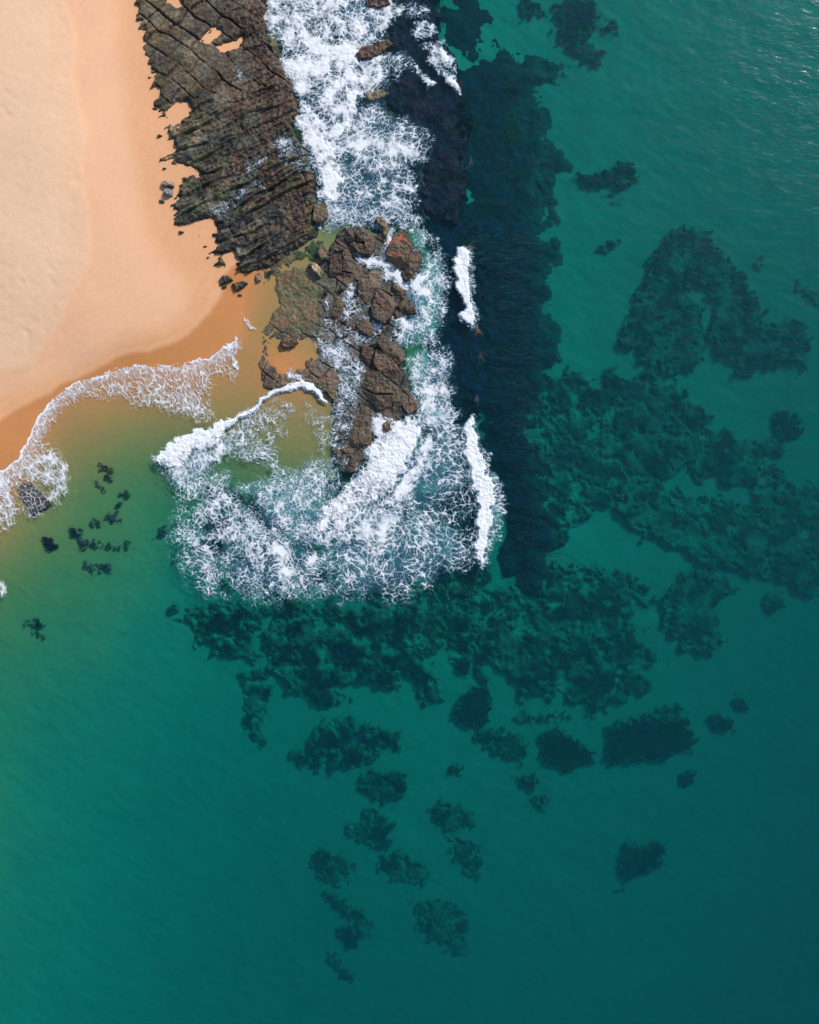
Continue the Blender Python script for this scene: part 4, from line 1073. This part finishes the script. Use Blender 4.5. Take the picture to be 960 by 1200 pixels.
tag(place('surf_foam', foam('surf_foam', [
    ([(368,236),(420,240),(480,245),(506,275),(524,310),(524,360),(512,400),(496,410),(470,402),(470,385),(494,368),(488,340),(496,300),(484,280),(464,262),(440,268),(404,262),(386,280),(366,262)], .42, 8),
    ([(384,352),(404,358),(420,376),(444,392),(440,404),(420,406),(400,400),(376,412),(368,402)], .30, 7),
    ([(484,322),(498,320),(512,342),(510,376),(492,396),(470,402),(455,396),(466,376),(490,370),(482,346)], .72, 7),
    ([(428,302),(442,298),(452,282),(456,270),(464,268),(455,300),(470,322),(482,336),(474,342),(452,326),(434,314),(408,290),(402,278),(404,268)], .74, 4),
    ([(414,330),(424,352),(440,358),(436,372),(446,382),(440,390),(424,376),(410,372),(402,356)], .5, 5),
    ([(370,398),(390,390),(402,404),(426,424),(434,440),(416,442),(400,432),(376,426)], .52, 6),
    ([(398,430),(416,440),(422,470),(416,500),(402,520),(408,548),(390,552),(384,500),(390,460)], .36, 7),
    ([(476,424),(505,404),(526,410),(527,440),(532,470),(522,505),(490,500),(484,486),(492,470),(478,445)], .55, 8),
    ([(434,488),(452,488),(466,496),(456,512),(442,512),(434,502)], .82, 4),
    ([(340,434),(352,444),(362,450),(352,450),(338,440)], .55, 3)],
    milk=[([(470,330),(510,330),(510,395),(460,400)], .4, 12), ([(485,420),(525,415),(525,490),(490,495)], .3, 12)],
    seed=2600, scale=5.0, ang=35, stretch=1.3, thick=.12, z0=.06)), 'lacy white foam draining between the brown platform blocks', 'foam', kind='stuff')
tag(place('surf_foam', foam('surf_foam', [
    ([(374,640),(400,600),(450,588),(474,548),(505,495),(536,476),(551,520),(554,580),(560,640),(546,668),(500,690),(450,702),(400,702),(384,664)], .36, 22),
    ([(395,608),(450,590),(486,600),(466,640),(420,650)], .66, 16), ([(500,480),(530,470),(540,500),(510,520)], .6, 8)],
    milk=[([(382,640),(450,606),(524,615),(545,650),(490,680),(400,692)], .32, 18), ([(470,540),(530,500),(548,560),(500,600)], .3, 14)],
    seed=2700, scale=8.0, ang=8, stretch=1.4, thick=.10)), 'spreading white lace behind the surge over teal water', 'foam', kind='stuff')
tag(place('surf_foam', foam('surf_foam', [
    ([(188,546),(240,528),(262,552),(300,592),(340,636),(378,640),(388,694),(350,704),(300,704),(252,697),(226,682),(208,652),(204,622),(214,592),(204,566)], .40, 20),
    ([(250,560),(300,600),(340,640),(380,650),(375,680),(320,690),(270,670),(240,630),(230,590)], .56, 18),
    ([(252,515),(300,482),(332,466),(346,476),(336,502),(322,540),(332,556),(300,546),(270,536)], .38, 8),
    ([(326,556),(376,540),(396,556),(388,602),(372,640),(340,634),(300,592),(278,560)], .46, 12),
    ([(352,466),(378,472),(386,502),(380,534),(364,502)], .28, 6)],
    milk=[([(290,570),(380,545),(385,630),(340,640)], .4, 14), ([(260,640),(370,640),(370,690),(280,690)], .22, 14)],
    seed=2800, scale=6.0, ang=40, stretch=1.1, thick=.10)), 'broad net of white foam trailing behind the curved bore', 'foam', kind='stuff')

def on_shelf(u, v):
    i_ = np.clip(np.round((u - su[0]) / 0.8).astype(int), 0, len(su) - 1); j_ = np.clip(np.round((v - sv[0]) / 0.8).astype(int), 0, len(sv) - 1)
    return np.maximum(zr[j_, i_], 0.05)
tag(place('surf_foam', foam('surf_foam', [
    ([(248,252),(258,241),(275,231),(290,221),(300,213),(307,217),(291,230),(270,242),(256,251)], .40, 4),
    ([(284,196),(300,187),(313,182),(313,188),(298,197),(287,202)], .42, 3),
    ([(318,168),(335,161),(350,165),(358,182),(345,184),(328,178)], .46, 5),
    ([(332,192),(358,184),(368,198),(350,202)], .38, 5),
    ([(276,78),(284,84),(281,96),(277,92)], .34, 3)],
    seed=2900, scale=4.2, ang=-27, stretch=1.8, thick=.04, z0=.06, zmap=RZ, ride=on_shelf)), 'thin streaks of foam draining across the dark shelf', 'foam', kind='stuff')
